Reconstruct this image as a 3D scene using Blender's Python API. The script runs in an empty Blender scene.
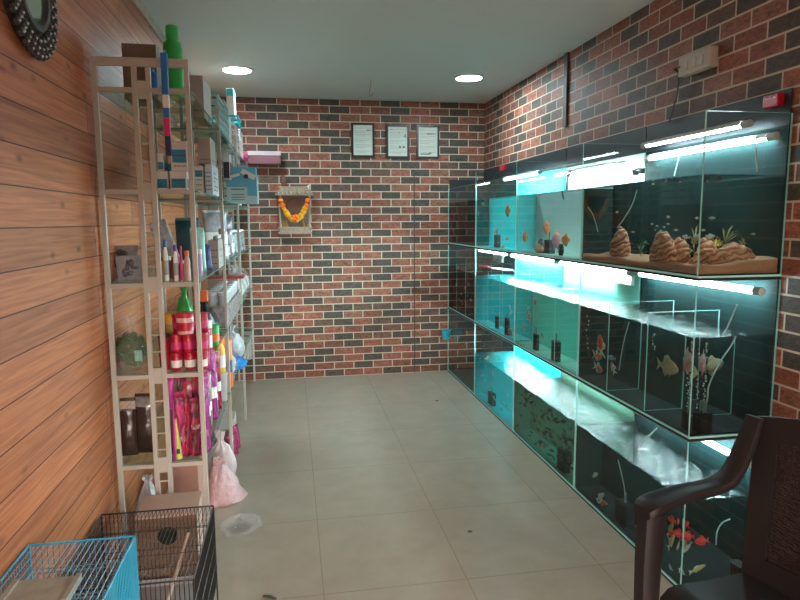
import bpy, bmesh, math, random
from mathutils import Vector, Matrix, noise
random.seed(7)
PI = math.pi
S = bpy.context.scene
COL = S.collection
V = Vector

# ------------------------------------------------------------------ camera
CF, CP, CA, CR, CH = 622.33, .1268, .1717, -.0064, 1.5
Fw = V((math.sin(CA)*math.cos(CP), math.cos(CA)*math.cos(CP), -math.sin(CP)))
Rt = V((math.cos(CA), -math.sin(CA), 0)); Up = Rt.cross(Fw)
R2 = Rt*math.cos(CR)+Up*math.sin(CR); U2 = -Rt*math.sin(CR)+Up*math.cos(CR)
CAM = V((0, 0, CH))
def ray(u, v): return Fw+R2*((u-400)/CF)-U2*((v-300)/CF)
def onY(u, v, Y): d = ray(u, v); return CAM+d*(Y/d.y)
def onX(u, v, X): d = ray(u, v); return CAM+d*(X/d.x)
def onZ(u, v, Z): d = ray(u, v); return CAM+d*((Z-CH)/d.z)
cd = bpy.data.cameras.new('camera'); co = bpy.data.objects.new('camera', cd); COL.objects.link(co)
cd.sensor_width = 36; cd.lens = CF/800*36; cd.clip_start = .02
M = Matrix((R2, U2, -Fw)).transposed().to_4x4(); M.translation = CAM
co.matrix_world = M; S.camera = co

# ------------------------------------------------------------------ room numbers
XL, XR, YB, H = -.73, 1.873, 5.945, 2.6135
YF = -.9
XT = 1.511                       # front plane of the aquariums
TY = [5.940, 5.016, 4.0685, 3.093, 2.116]   # column limits, far to near
TZ = [1.2646, .6334, .0]         # tier floors: top, middle, bottom

# ------------------------------------------------------------------ materials
MATS = {}
def nt(name):
    m = bpy.data.materials.new(name); m.use_nodes = True
    t = m.node_tree; t.nodes.clear()
    o = t.nodes.new('ShaderNodeOutputMaterial')
    return m, t, o
def N(t, typ, **kw):
    n = t.nodes.new(typ)
    for k, v in kw.items():
        if k.startswith('i_'):
            key = k[2:]; key = int(key) if key.isdigit() else key.replace('_', ' ')
            n.inputs[key].default_value = v
        else: setattr(n, k, v)
    return n
def L(t, a, b): t.links.new(a, b)
def c4(c): return (c[0], c[1], c[2], 1)
def mat(name, col, rough=.5, metal=0, var=.12, scale=25, spec=.5, alpha=None, bump=0):
    if name in MATS: return MATS[name]
    m, t, o = nt(name)
    p = N(t, 'ShaderNodeBsdfPrincipled', i_Roughness=rough, i_Metallic=metal)
    p.inputs['Specular IOR Level'].default_value = spec
    tc = N(t, 'ShaderNodeTexCoord'); nz = N(t, 'ShaderNodeTexNoise', i_Scale=scale, i_Detail=3)
    L(t, tc.outputs['Object'], nz.inputs['Vector'])
    mx = N(t, 'ShaderNodeMix', data_type='RGBA')
    mx.inputs[6].default_value = c4([x*(1-var) for x in col]); mx.inputs[7].default_value = c4([min(1, x*(1+var)) for x in col])
    L(t, nz.outputs['Fac'], mx.inputs[0]); L(t, mx.outputs[2], p.inputs['Base Color'])
    if bump:
        b = N(t, 'ShaderNodeBump', i_Strength=bump, i_Distance=.01); L(t, nz.outputs['Fac'], b.inputs['Height']); L(t, b.outputs[0], p.inputs['Normal'])
    if alpha is None: L(t, p.outputs[0], o.inputs[0])
    else:
        tr = N(t, 'ShaderNodeBsdfTransparent'); ms = N(t, 'ShaderNodeMixShader', i_0=alpha)
        L(t, tr.outputs[0], ms.inputs[1]); L(t, p.outputs[0], ms.inputs[2]); L(t, ms.outputs[0], o.inputs[0])
    MATS[name] = m
    return m
def emit(name, col, s):
    if name in MATS: return MATS[name]
    m, t, o = nt(name); e = N(t, 'ShaderNodeEmission', i_Color=c4(col), i_Strength=s)
    L(t, e.outputs[0], o.inputs[0]); MATS[name] = m; return m
def glass(name, tint, base=.03, top=.7, rough=.01, dirt=0):
    """thin pane: transparent with a tint, mirror growing at grazing angles"""
    m, t, o = nt(name)
    tr = N(t, 'ShaderNodeBsdfTransparent', i_Color=c4(tint)); g = N(t, 'ShaderNodeBsdfGlossy', i_Color=(1, 1, 1, 1), i_Roughness=rough)
    lw = N(t, 'ShaderNodeLayerWeight', i_Blend=.5)
    pw = N(t, 'ShaderNodeMath', operation='POWER', i_1=5.0); L(t, lw.outputs['Facing'], pw.inputs[0])
    ma = N(t, 'ShaderNodeMath', operation='MULTIPLY_ADD', i_1=top, i_2=base); L(t, pw.outputs[0], ma.inputs[0])
    ms = N(t, 'ShaderNodeMixShader'); L(t, ma.outputs[0], ms.inputs[0]); L(t, tr.outputs[0], ms.inputs[1]); L(t, g.outputs[0], ms.inputs[2])
    last = ms.outputs[0]
    if dirt:
        tc = N(t, 'ShaderNodeTexCoord'); nz = N(t, 'ShaderNodeTexNoise', i_Scale=60, i_Detail=6, i_Roughness=.8); L(t, tc.outputs['Object'], nz.inputs[0])
        rp = N(t, 'ShaderNodeMapRange'); rp.inputs[1].default_value = .5; rp.inputs[2].default_value = .8; rp.inputs[4].default_value = dirt; L(t, nz.outputs['Fac'], rp.inputs[0])
        d = N(t, 'ShaderNodeBsdfDiffuse', i_Color=(.8, .85, .85, 1)); m2 = N(t, 'ShaderNodeMixShader'); L(t, rp.outputs[0], m2.inputs[0]); L(t, last, m2.inputs[1]); L(t, d.outputs[0], m2.inputs[2]); last = m2.outputs[0]
    L(t, last, o.inputs[0]); MATS[name] = m; return m
def water_side(name, tint):
    m, t, o = nt(name)
    rf = N(t, 'ShaderNodeBsdfRefraction', i_Color=c4(tint), i_Roughness=0, i_IOR=1.33)
    g = N(t, 'ShaderNodeBsdfGlossy', i_Roughness=.02)
    fr = N(t, 'ShaderNodeFresnel', i_IOR=1.33)
    ge = N(t, 'ShaderNodeNewGeometry'); ma = N(t, 'ShaderNodeMath', operation='MULTIPLY'); L(t, fr.outputs[0], ma.inputs[0]); L(t, ge.outputs['Backfacing'], ma.inputs[1])
    ms = N(t, 'ShaderNodeMixShader'); L(t, ma.outputs[0], ms.inputs[0]); L(t, rf.outputs[0], ms.inputs[1]); L(t, g.outputs[0], ms.inputs[2])
    L(t, ms.outputs[0], o.inputs[0]); return m
def water_top(name, tint, ripple):
    m, t, o = nt(name)
    tc = N(t, 'ShaderNodeTexCoord'); nz = N(t, 'ShaderNodeTexNoise', i_Scale=24, i_Detail=2, i_Distortion=1.0); L(t, tc.outputs['Object'], nz.inputs[0])
    b = N(t, 'ShaderNodeBump', i_Strength=ripple, i_Distance=.018); L(t, nz.outputs['Fac'], b.inputs['Height'])
    tr = N(t, 'ShaderNodeBsdfTransparent', i_Color=c4(tint)); g = N(t, 'ShaderNodeBsdfGlossy', i_Roughness=.03); L(t, b.outputs[0], g.inputs['Normal'])
    fr = N(t, 'ShaderNodeFresnel', i_IOR=1.33); L(t, b.outputs[0], fr.inputs['Normal'])
    ms = N(t, 'ShaderNodeMixShader'); L(t, fr.outputs[0], ms.inputs[0]); L(t, tr.outputs[0], ms.inputs[1]); L(t, g.outputs[0], ms.inputs[2])
    L(t, ms.outputs[0], o.inputs[0]); return m

def brick_mat(name, axes):
    m, t, o = nt(name); p = N(t, 'ShaderNodeBsdfPrincipled', i_Roughness=.62)
    tc = N(t, 'ShaderNodeTexCoord'); sp = N(t, 'ShaderNodeSeparateXYZ'); L(t, tc.outputs['Object'], sp.inputs[0])
    cb = N(t, 'ShaderNodeCombineXYZ'); L(t, sp.outputs[axes], cb.inputs[0]); L(t, sp.outputs['Z'], cb.inputs[1])
    nz = N(t, 'ShaderNodeTexNoise', i_Scale=30, i_Detail=4); L(t, tc.outputs['Object'], nz.inputs[0])
    m2_ = N(t, 'ShaderNodeMapping'); m2_.inputs['Scale'].default_value = (1, 2.2, 1); L(t, cb.outputs[0], m2_.inputs[0]); nz2 = N(t, 'ShaderNodeTexNoise', i_Scale=20, i_Detail=6, i_Roughness=.8, i_Distortion=1.2); L(t, m2_.outputs[0], nz2.inputs[0])
    b = N(t, 'ShaderNodeTexBrick', offset=.5, squash=1.0)
    b.inputs['Color1'].default_value = (0, 0, 0, 1); b.inputs['Color2'].default_value = (1, 1, 1, 1); b.inputs['Mortar'].default_value = (.5, .5, .5, 1)
    b.inputs['Scale'].default_value = 1; b.inputs['Mortar Size'].default_value = .0046; b.inputs['Mortar Smooth'].default_value = .15
    b.inputs['Bias'].default_value = 0; b.inputs['Brick Width'].default_value = .19; b.inputs['Row Height'].default_value = .071
    L(t, cb.outputs[0], b.inputs['Vector'])
    rp = N(t, 'ShaderNodeValToRGB'); e = rp.color_ramp.elements; rp.color_ramp.interpolation = 'CONSTANT'
    e[0].position = 0; e[0].color = (.185, .060, .038, 1); e[1].position = .3; e[1].color = (.245, .080, .050, 1)
    for ps, c in ((.55, (.14, .054, .037, 1)), (.72, (.21, .086, .052, 1)), (.86, (.10, .054, .040, 1))):
        q = e.new(ps); q.color = c
    L(t, b.outputs['Color'], rp.inputs[0])
    # the wallpaper repeats a charcoal brick about every third one along a course
    def mth(op, a, bb=None):
        n = N(t, 'ShaderNodeMath', operation=op)
        for k, v in enumerate((a, bb)):
            if v is None: continue
            if isinstance(v, (int, float)): n.inputs[k].default_value = v
            else: L(t, v, n.inputs[k])
        return n.outputs[0]
    row = mth('FLOOR', mth('DIVIDE', sp.outputs['Z'], .071))
    off = mth('MULTIPLY', mth('SUBTRACT', 1, mth('FLOORED_MODULO', row, 2)), .5)
    colm = mth('FLOOR', mth('ADD', mth('DIVIDE', sp.outputs[axes], .19), off))
    wn = N(t, 'ShaderNodeTexWhiteNoise', noise_dimensions='1D'); L(t, row, wn.inputs['W'])
    ph = mth('FLOORED_MODULO', mth('ADD', colm, mth('FLOOR', mth('MULTIPLY', wn.outputs['Value'], 3))), 3)
    dk = mth('LESS_THAN', ph, .5)
    dm = N(t, 'ShaderNodeMix', data_type='RGBA'); dm.inputs[7].default_value = (.055, .042, .035, 1); L(t, dk, dm.inputs[0]); L(t, rp.outputs[0], dm.inputs[6])
    r2 = N(t, 'ShaderNodeMapRange'); r2.inputs[1].default_value = .3; r2.inputs[2].default_value = .7; r2.inputs[3].default_value = .15; r2.inputs[4].default_value = 2.1; L(t, nz2.outputs['Fac'], r2.inputs[0])
    mu = N(t, 'ShaderNodeMix', data_type='RGBA', blend_type='MULTIPLY'); mu.inputs[0].default_value = 1; L(t, dm.outputs[2], mu.inputs[6]); L(t, r2.outputs[0], mu.inputs[7])
    mx = N(t, 'ShaderNodeMix', data_type='RGBA'); mx.inputs[7].default_value = (.58, .49, .37, 1); L(t, b.outputs['Fac'], mx.inputs[0]); L(t, mu.outputs[2], mx.inputs[6])
    L(t, mx.outputs[2], p.inputs['Base Color'])
    bp = N(t, 'ShaderNodeBump', i_Strength=.25, i_Distance=.004); L(t, nz2.outputs['Fac'], bp.inputs['Height']); L(t, bp.outputs[0], p.inputs['Normal'])
    L(t, p.outputs[0], o.inputs[0]); return m

def plank_mat(name):
    m, t, o = nt(name); p = N(t, 'ShaderNodeBsdfPrincipled', i_Roughness=.55); p.inputs['Specular IOR Level'].default_value = .3
    tc = N(t, 'ShaderNodeTexCoord'); sp = N(t, 'ShaderNodeSeparateXYZ'); L(t, tc.outputs['Object'], sp.inputs[0])
    zz = N(t, 'ShaderNodeMath', operation='ADD', i_1=-1.374+.113*20); L(t, sp.outputs['Z'], zz.inputs[0])
    cb = N(t, 'ShaderNodeCombineXYZ'); L(t, sp.outputs['Y'], cb.inputs[0]); L(t, zz.outputs[0], cb.inputs[1])
    b = N(t, 'ShaderNodeTexBrick', offset=.37, offset_frequency=2)
    b.inputs['Color1'].default_value = (0, 0, 0, 1); b.inputs['Color2'].default_value = (1, 1, 1, 1); b.inputs['Mortar'].default_value = (.5, .5, .5, 1)
    b.inputs['Scale'].default_value = 1; b.inputs['Mortar Size'].default_value = .0022; b.inputs['Mortar Smooth'].default_value = .3
    b.inputs['Brick Width'].default_value = 1.55; b.inputs['Row Height'].default_value = .113
    L(t, cb.outputs[0], b.inputs['Vector'])
    mp = N(t, 'ShaderNodeMapping'); mp.inputs['Scale'].default_value = (1, 1.6, 42); L(t, tc.outputs['Object'], mp.inputs[0])
    off = N(t, 'ShaderNodeVectorMath', operation='ADD'); L(t, mp.outputs[0], off.inputs[0]); sc = N(t, 'ShaderNodeVectorMath', operation='SCALE'); sc.inputs['Scale'].default_value = 7; L(t, b.outputs['Color'], sc.inputs[0]); L(t, sc.outputs[0], off.inputs[1])
    nz = N(t, 'ShaderNodeTexNoise', i_Scale=1.6, i_Detail=4, i_Distortion=.9); L(t, off.outputs[0], nz.inputs[0])
    rp = N(t, 'ShaderNodeValToRGB'); e = rp.color_ramp.elements
    e[0].position = .32; e[0].color = (.31, .092, .037, 1); e[1].position = .68; e[1].color = (.50, .180, .076, 1)
    L(t, nz.outputs['Fac'], rp.inputs[0])
    r2 = N(t, 'ShaderNodeMapRange'); r2.inputs[3].default_value = .80; r2.inputs[4].default_value = 1.15; L(t, b.outputs['Color'], r2.inputs[0])
    mu = N(t, 'ShaderNodeMix', data_type='RGBA', blend_type='MULTIPLY'); mu.inputs[0].default_value = 1; L(t, rp.outputs[0], mu.inputs[6]); L(t, r2.outputs[0], mu.inputs[7])
    # knots
    mk = N(t, 'ShaderNodeMapping'); mk.inputs['Scale'].default_value = (1, 4.2, 8.85); L(t, tc.outputs['Object'], mk.inputs[0])
    vo = N(t, 'ShaderNodeTexVoronoi', i_Scale=1.0); vo.inputs['Randomness'].default_value = 1; L(t, mk.outputs[0], vo.inputs['Vector'])
    rk = N(t, 'ShaderNodeMapRange'); rk.inputs[1].default_value = .03; rk.inputs[2].default_value = .14; rk.inputs[3].default_value = .35; rk.inputs[4].default_value = 1; L(t, vo.outputs['Distance'], rk.inputs[0])
    m3 = N(t, 'ShaderNodeMix', data_type='RGBA', blend_type='MULTIPLY'); m3.inputs[0].default_value = 1; L(t, mu.outputs[2], m3.inputs[6]); L(t, rk.outputs[0], m3.inputs[7])
    mx = N(t, 'ShaderNodeMix', data_type='RGBA'); mx.inputs[7].default_value = (.06, .022, .010, 1); L(t, b.outputs['Fac'], mx.inputs[0]); L(t, m3.outputs[2], mx.inputs[6])
    L(t, mx.outputs[2], p.inputs['Base Color'])
    iv = N(t, 'ShaderNodeMath', operation='SUBTRACT', i_0=1.0); L(t, b.outputs['Fac'], iv.inputs[1])
    bp = N(t, 'ShaderNodeBump', i_Strength=.6, i_Distance=.003); L(t, iv.outputs[0], bp.inputs['Height']); L(t, bp.outputs[0], p.inputs['Normal'])
    L(t, p.outputs[0], o.inputs[0]); return m

def tile_mat():
    m, t, o = nt('floor_tiles'); p = N(t, 'ShaderNodeBsdfPrincipled', i_Roughness=.16)
    tc = N(t, 'ShaderNodeTexCoord'); mp = N(t, 'ShaderNodeMapping'); mp.inputs['Location'].default_value = (-.09+6, -2.37+6.45, 0); L(t, tc.outputs['Object'], mp.inputs[0])
    b = N(t, 'ShaderNodeTexBrick', offset=0)
    b.inputs['Color1'].default_value = (0, 0, 0, 1); b.inputs['Color2'].default_value = (1, 1, 1, 1); b.inputs['Mortar'].default_value = (.5, .5, .5, 1)
    b.inputs['Scale'].default_value = 1; b.inputs['Mortar Size'].default_value = .0022; b.inputs['Mortar Smooth'].default_value = 0
    b.inputs['Brick Width'].default_value = .6; b.inputs['Row Height'].default_value = .645
    L(t, mp.outputs[0], b.inputs['Vector'])
    nz = N(t, 'ShaderNodeTexNoise', i_Scale=5, i_Detail=6, i_Roughness=.7); L(t, tc.outputs['Object'], nz.inputs[0])
    rp = N(t, 'ShaderNodeValToRGB'); e = rp.color_ramp.elements
    e[0].position = .3; e[0].color = (.36, .325, .265, 1); e[1].position = .72; e[1].color = (.42, .385, .315, 1); L(t, nz.outputs['Fac'], rp.inputs[0])
    mx = N(t, 'ShaderNodeMix', data_type='RGBA'); mx.inputs[7].default_value = (.28, .255, .205, 1); L(t, b.outputs['Fac'], mx.inputs[0]); L(t, rp.outputs[0], mx.inputs[6])
    L(t, mx.outputs[2], p.inputs['Base Color'])
    rr = N(t, 'ShaderNodeMapRange'); rr.inputs[3].default_value = .06; rr.inputs[4].default_value = .15; L(t, nz.outputs['Fac'], rr.inputs[0]); L(t, rr.outputs[0], p.inputs['Roughness'])
    L(t, p.outputs[0], o.inputs[0]); return m

M_brickX = brick_mat('brick_wallpaper_back', 'X'); M_brickY = brick_mat('brick_wallpaper_side', 'Y')
M_plank = plank_mat('pine_planks'); M_tile = tile_mat()
M_ceil = mat('ceiling_paint', (.68, .80, .80), .7, var=.03, scale=3)
M_post = mat('rack_paint', (.41, .41, .36), .45, var=.08)
M_black = mat('black_plastic', (.015, .015, .017), .4)
M_white = mat('white_plastic', (.75, .75, .72), .4, var=.04)
M_grey = mat('grey_plastic', (.35, .35, .36), .45)
M_red = mat('red_plastic', (.42, .008, .03), .28, var=.2, scale=40)
M_pink = mat('pink_plastic', (.62, .04, .18), .3, var=.25, scale=30)
M_magenta = mat('magenta_plastic', (.55, .02, .30), .3, var=.25, scale=30)
M_orange = mat('orange_plastic', (.8, .16, .03), .35)
M_yellow = mat('yellow_plastic', (.75, .45, .05), .4)
M_green = mat('green_plastic', (.02, .33, .07), .35)
M_blue = mat('blue_plastic', (.02, .16, .50), .35)
M_navy = mat('navy_plastic', (.02, .03, .12), .4)
M_teal = mat('teal_plastic', (.02, .40, .50), .3)
M_lblue = mat('light_blue_card', (.10, .42, .62), .5)
M_wcard = mat('white_card', (.66, .66, .63), .6, var=.05)
M_gcard = mat('grey_card', (.36, .33, .30), .7, var=.08)
M_brcard = mat('brown_card', (.22, .15, .10), .75, var=.1)
M_print = mat('blue_print', (.03, .24, .38), .5, var=.1)
M_dark = mat('dark_print', (.03, .03, .035), .5)
M_clear = mat('clear_plastic_film', (.7, .7, .72), .10, alpha=.14, var=.3, scale=35, bump=.6)
M_frost = mat('frosted_bag_film', (.75, .70, .72), .25, alpha=.6, var=.15, scale=30, bump=.8)
M_pinkbag = mat('pink_striped_bag_film', (.62, .42, .44), .3, alpha=.85, var=.3, scale=45, bump=.8)
M_silver = mat('silver_film', (.34, .34, .36), .22, .3, var=.8, scale=30, bump=.4)
M_gpane = glass('tank_glass', (.93, .985, .975), .018, .42, dirt=.03)
M_gedge = mat('glass_edge', (.42, .90, .86), .25, alpha=.9, var=.05)
M_shelf = glass('shelf_glass', (.82, .93, .90), .04, .4)
M_shedge = mat('shelf_glass_edge', (.05, .28, .26), .2, alpha=.9)
M_foam = mat('black_foam', (.012, .012, .012), .9)
M_filter = mat('sponge_filter', (.007, .008, .009), .9, bump=.5)
M_tube = mat('airline_tube', (.65, .75, .75), .3, alpha=.7)
M_bubble = mat('air_bubble', (.85, .95, 1), .1, alpha=.6)
M_led = emit('led_tube_glow', (.72, .95, 1.0), 60)
M_ledw = emit('led_tube_bright', (.78, .97, 1.0), 190)
M_ledx = emit('led_tube_strong', (.80, .97, 1.0), 340)
M_down = emit('downlight_glow', (.80, .97, 1.0), 185)

def film(name, dark, light, sc=22):
    if name in MATS: return MATS[name]
    m, t, o = nt(name); p = N(t, 'ShaderNodeBsdfPrincipled', i_Roughness=.16); tc = N(t, 'ShaderNodeTexCoord')
    mp = N(t, 'ShaderNodeMapping'); mp.inputs['Scale'].default_value = (1, 1, .45); L(t, tc.outputs['Object'], mp.inputs[0])
    nz = N(t, 'ShaderNodeTexNoise', i_Scale=sc, i_Detail=4, i_Distortion=1.5); L(t, mp.outputs[0], nz.inputs[0])
    rp = N(t, 'ShaderNodeValToRGB'); e = rp.color_ramp.elements; e[0].position = .40; e[0].color = c4(dark); e[1].position = .62; e[1].color = c4(light)  # dark folds and bright highlights of crinkled film painted into the colour
    L(t, nz.outputs['Fac'], rp.inputs[0]); L(t, rp.outputs[0], p.inputs['Base Color'])
    b = N(t, 'ShaderNodeBump', i_Strength=.9, i_Distance=.02); L(t, nz.outputs['Fac'], b.inputs['Height']); L(t, b.outputs[0], p.inputs['Normal'])
    L(t, p.outputs[0], o.inputs[0]); MATS[name] = m; return m
# ------------------------------------------------------------------ mesh builder
class MB:
    def __init__(s): s.bm = bmesh.new()
    def _mi(s, vs, mi):
        for f in {f for v in vs for f in v.link_faces}: f.material_index = mi
    def box(s, c, sz, mi=0, rz=0, rx=0, ry=0):
        m = Matrix.Translation(c) @ Matrix.Rotation(rz, 4, 'Z') @ Matrix.Rotation(ry, 4, 'Y') @ Matrix.Rotation(rx, 4, 'X') @ Matrix.Diagonal((sz[0], sz[1], sz[2], 1))
        r = bmesh.ops.create_cube(s.bm, size=1, matrix=m); s._mi(r['verts'], mi); return r['verts']
    def bx(s, a, b, mi=0):
        return s.box([(a[i]+b[i])/2 for i in range(3)], [abs(b[i]-a[i]) for i in range(3)], mi)
    def cyl(s, p, q, r, r2=None, seg=12, mi=0, caps=True):
        p, q = V(p), V(q); d = q-p; ln = d.length
        if ln < 1e-6: return
        m = Matrix.Translation((p+q)/2) @ d.to_track_quat('Z', 'Y').to_matrix().to_4x4()
        k = bmesh.ops.create_cone(s.bm, cap_ends=caps, segments=seg, radius1=r, radius2=r if r2 is None else r2, depth=ln, matrix=m); s._mi(k['verts'], mi)
    def sph(s, c, r, mi=0, seg=12, sc=(1, 1, 1), rot=None):
        m = Matrix.Translation(c)
        if rot: m = m @ rot
        m = m @ Matrix.Diagonal((sc[0], sc[1], sc[2], 1))
        k = bmesh.ops.create_uvsphere(s.bm, u_segments=seg, v_segments=max(6, seg*2//3), radius=r, matrix=m); s._mi(k['verts'], mi); return k['verts']
    def lathe(s, prof, c=(0, 0, 0), seg=20, mi=0):
        """prof: (r,z) list, closed at ends when r=0; mi int or per-band list"""
        rings = []
        for r, z in prof:
            rings.append([s.bm.verts.new((c[0]+r*math.cos(2*PI*k/seg), c[1]+r*math.sin(2*PI*k/seg), c[2]+z)) for k in range(seg)] if r > 1e-6 else [s.bm.verts.new((c[0], c[1], c[2]+z))])
        for i in range(len(rings)-1):
            a, b = rings[i], rings[i+1]; mm = mi[i] if isinstance(mi, list) else mi
            for k in range(seg):
                k2 = (k+1) % seg
                if len(a) == 1 and len(b) == 1: continue
                if len(a) == 1: f = s.bm.faces.new((a[0], b[k2], b[k]))
                elif len(b) == 1: f = s.bm.faces.new((a[k], a[k2], b[0]))
                else: f = s.bm.faces.new((a[k], a[k2], b[k2], b[k]))
                f.material_index = mm
    def tube(s, pts, r, seg=6, mi=0, rr=None):
        pts = [V(p) for p in pts]; rings = []
        for i, p in enumerate(pts):
            d = (pts[min(i+1, len(pts)-1)]-pts[max(i-1, 0)]).normalized()
            a = d.cross(V((0, 0, 1)));
            if a.length < .05: a = d.cross(V((1, 0, 0)))
            a.normalize(); b = d.cross(a); q = rr[i] if rr else r
            rings.append([s.bm.verts.new(p+a*q*math.cos(2*PI*k/seg)+b*q*math.sin(2*PI*k/seg)) for k in range(seg)])
        for i in range(len(rings)-1):
            for k in range(seg):
                f = s.bm.faces.new((rings[i][k], rings[i][(k+1) % seg], rings[i+1][(k+1) % seg], rings[i+1][k])); f.material_index = mi
        for rg in (rings[0], rings[-1]):
            f = s.bm.faces.new(rg); f.material_index = mi
    def quad(s, ps, mi=0):
        f = s.bm.faces.new([s.bm.verts.new(p) for p in ps]); f.material_index = mi
    def build(s, name, mats, parent=None, smooth=False, loc=None, bevel=0):
        bmesh.ops.recalc_face_normals(s.bm, faces=s.bm.faces)
        if bevel:
            bmesh.ops.bevel(s.bm, geom=[e for e in s.bm.edges if len(e.link_faces) == 2 and e.calc_face_angle(0) > .6], offset=bevel, segments=2, affect='EDGES', profile=.6, clamp_overlap=True)
        me = bpy.data.meshes.new(name); s.bm.to_mesh(me); s.bm.free()
        for m in (mats if isinstance(mats, (list, tuple)) else [mats]): me.materials.append(m)
        if smooth:
            for f in me.polygons: f.use_smooth = True
            try: me.set_sharp_from_angle(angle=math.radians(40))
            except Exception: pass
        o = bpy.data.objects.new(name, me); COL.objects.link(o)
        if parent: o.parent = parent
        if loc is not None: o.location = loc
        return o
def tag(o, label, cat, group=None, kind=None):
    o['label'] = label; o['category'] = cat
    if group: o['group'] = group
    if kind: o['kind'] = kind
    return o
def thing(name, label, cat, loc=(0, 0, 0), rz=0, group=None):
    o = bpy.data.objects.new(name, None); COL.objects.link(o); o.location = loc; o.rotation_euler = (0, 0, rz); o.empty_display_size = .05
    return tag(o, label, cat, group)
def struct(o): o['kind'] = 'structure'; return o
def dup(root, loc, rz=None, label=None, group=None, scale=None):
    r = root.copy(); COL.objects.link(r); r.location = loc
    if rz is not None: r.rotation_euler = (0, 0, rz)
    if scale: r.scale = (scale,)*3 if not isinstance(scale, (tuple, list)) else scale
    if label: r['label'] = label
    if group: r['group'] = group
    for ch in list(root.children):
        c = ch.copy(); COL.objects.link(c); c.parent = r
        for g in list(ch.children):
            d = g.copy(); COL.objects.link(d); d.parent = c
    return r

# ------------------------------------------------------------------ room shell
W = .1
m = MB(); m.bx((XL-W, YF, -W), (XR+W, YB+W, 0)); struct(m.build('floor', M_tile))
m = MB(); m.bx((XL-W, YF, H), (XR+W, YB+W, H+W)); struct(m.build('ceiling', M_ceil))
m = MB(); m.bx((XL-W, YB, 0), (XR+W, YB+W, H)); struct(m.build('wall_back', M_brickX))
m = MB(); m.bx((XL-W, YF, 0), (XL, YB, H)); struct(m.build('wall_left', M_plank))
m = MB(); m.bx((XR, YF, 0), (XR+W, YB, H)); struct(m.build('wall_right', M_brickY))
# shop front behind the camera: a shutter pulled down to chest height over an open doorway
m = MB(); m.bx((XL-W, YF-W, 1.62), (XR+W, YF, H+W)); struct(m.build('wall_front', mat('front_wall_paint', (.35, .32, .3), .7)))
m = MB(); m.bx((XL, 2.2, H-.05), (XL+.012, YB, H)); m.bx((XL, YF, H-.05), (XL+.012, 2.2, H)); struct(m.build('trim_1', mat('cornice_wood', (.46, .36, .28), .6, var=.4, scale=14)))
q = onY(414.5, 300, YB); m = MB(); m.bx((q.x-.004, YB-.004, 0), (q.x+.004, YB, 1.98)); struct(m.build('trim_2', mat('dark_seam_strip', (.06, .03, .025), .7)))  # thin dark strip marking the vertical seam in the brick wall
# conduit
m = MB(); m.bx((XR-.016, 4.085, 2.13), (XR, 4.135, H)); struct(m.build('trim_3', mat('dark_conduit', (.05, .035, .03), .6)))

# ------------------------------------------------------------------ downlights
for i, (x, y, lb) in enumerate([(-.358, 4.887, 'round recessed ceiling downlight above the glass shelf rack'), (1.408, 4.89, 'round recessed ceiling downlight towards the aquariums, right of the other one')]):
    t = thing('ceiling_downlight', lb, 'ceiling light', (x, y, H), group='recessed ceiling lights')
    m = MB(); m.lathe([(.099, 0), (.122, 0), (.122, -.006), (.099, -.012), (.099, 0)], seg=32); m.build('trim_ring', M_white, t, True)
    m = MB(); m.lathe([(0, -.012), (.098, -.012), (.098, -.002), (0, -.002)], seg=32); m.build('lens', M_down, t)

# ------------------------------------------------------------------ wall things
# three framed certificates
FR = mat('certificate_frame', (.018, .022, .02), .35); PAPER = mat('certificate_paper', (.60, .68, .62), .5, var=.02); INK = mat('certificate_ink', (.14, .17, .16), .6); RINK = mat('certificate_red_ink', (.35, .16, .14), .6)
def certificate(x0, x1, z0, z1, lb, style):
    t = thing('framed_certificate', lb, 'certificate', ((x0+x1)/2, YB-.001, (z0+z1)/2), group='framed certificates in a row on the brick wall')
    w, h, f = x1-x0, z1-z0, .018
    m = MB(); m.bx((-w/2, -.018, h/2-f), (w/2, 0, h/2)); m.bx((-w/2, -.018, -h/2), (w/2, 0, -h/2+f)); m.bx((-w/2, -.018, -h/2+f), (-w/2+f, 0, h/2-f)); m.bx((w/2-f, -.018, -h/2+f), (w/2, 0, h/2-f)); m.build('frame', FR, t)
    m = MB(); m.bx((-w/2+f, -.010, -h/2+f), (w/2-f, -.002, h/2-f))
    iw, ih = w-2*f, h-2*f
    rnd = random.Random(style*5)
    def ln(u0, u1, v, th=.0022, mi=0): m.bx((-iw/2+u0*iw, -.0108, ih/2-v*ih-th), (-iw/2+u1*iw, -.0100, ih/2-v*ih+th), mi+1)
    rows = [(.1, .1, .9), (.2, .1, .85), (.25, .1, .7), (.31, .1, .9), (.36, .12, .62), (.46, .1, .9), (.51, .1, .8), (.56, .1, .6), (.65, .1, .88), (.7, .1, .9), (.75, .1, .55), (.86, .1, .9), (.9, .15, .7)]
    for v, a, b in rows:
        u = a
        while u < b:
            l = rnd.uniform(.03, .11); ln(u, min(b, u+l), v, .0012, 1 if (style == 0 and v > .74 and v < .8) else 0); u += l+.02
    if style == 0: ln(.68, .93, .165, .004)
    if style == 1:
        ln(.86, .92, .3, .012); ln(.82, .96, .345, .004); ln(.9, .94, .26, .006)
        for u in (.62, .82): m.cyl((-iw/2+u*iw, -.0101, ih/2-.69*ih), (-iw/2+u*iw, -.0108, ih/2-.69*ih), .011, seg=14, mi=1)
        ln(.12, .2, .1, .004); ln(.55, .62, .2, .004, 1)
    if style == 2: ln(.45, .95, .225, .004); ln(.1, .6, .92, .005); ln(.55, .68, .89, .006)
    m.build('printed_sheet', [PAPER, INK, RINK], t)
certificate(.579, .795, 2.093, 2.405, 'black framed certificate with plain text, leftmost of the row of three', 0)
certificate(.908, 1.125, 2.088, 2.396, 'black framed certificate with two round seals near the bottom, middle of the row', 1)
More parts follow.
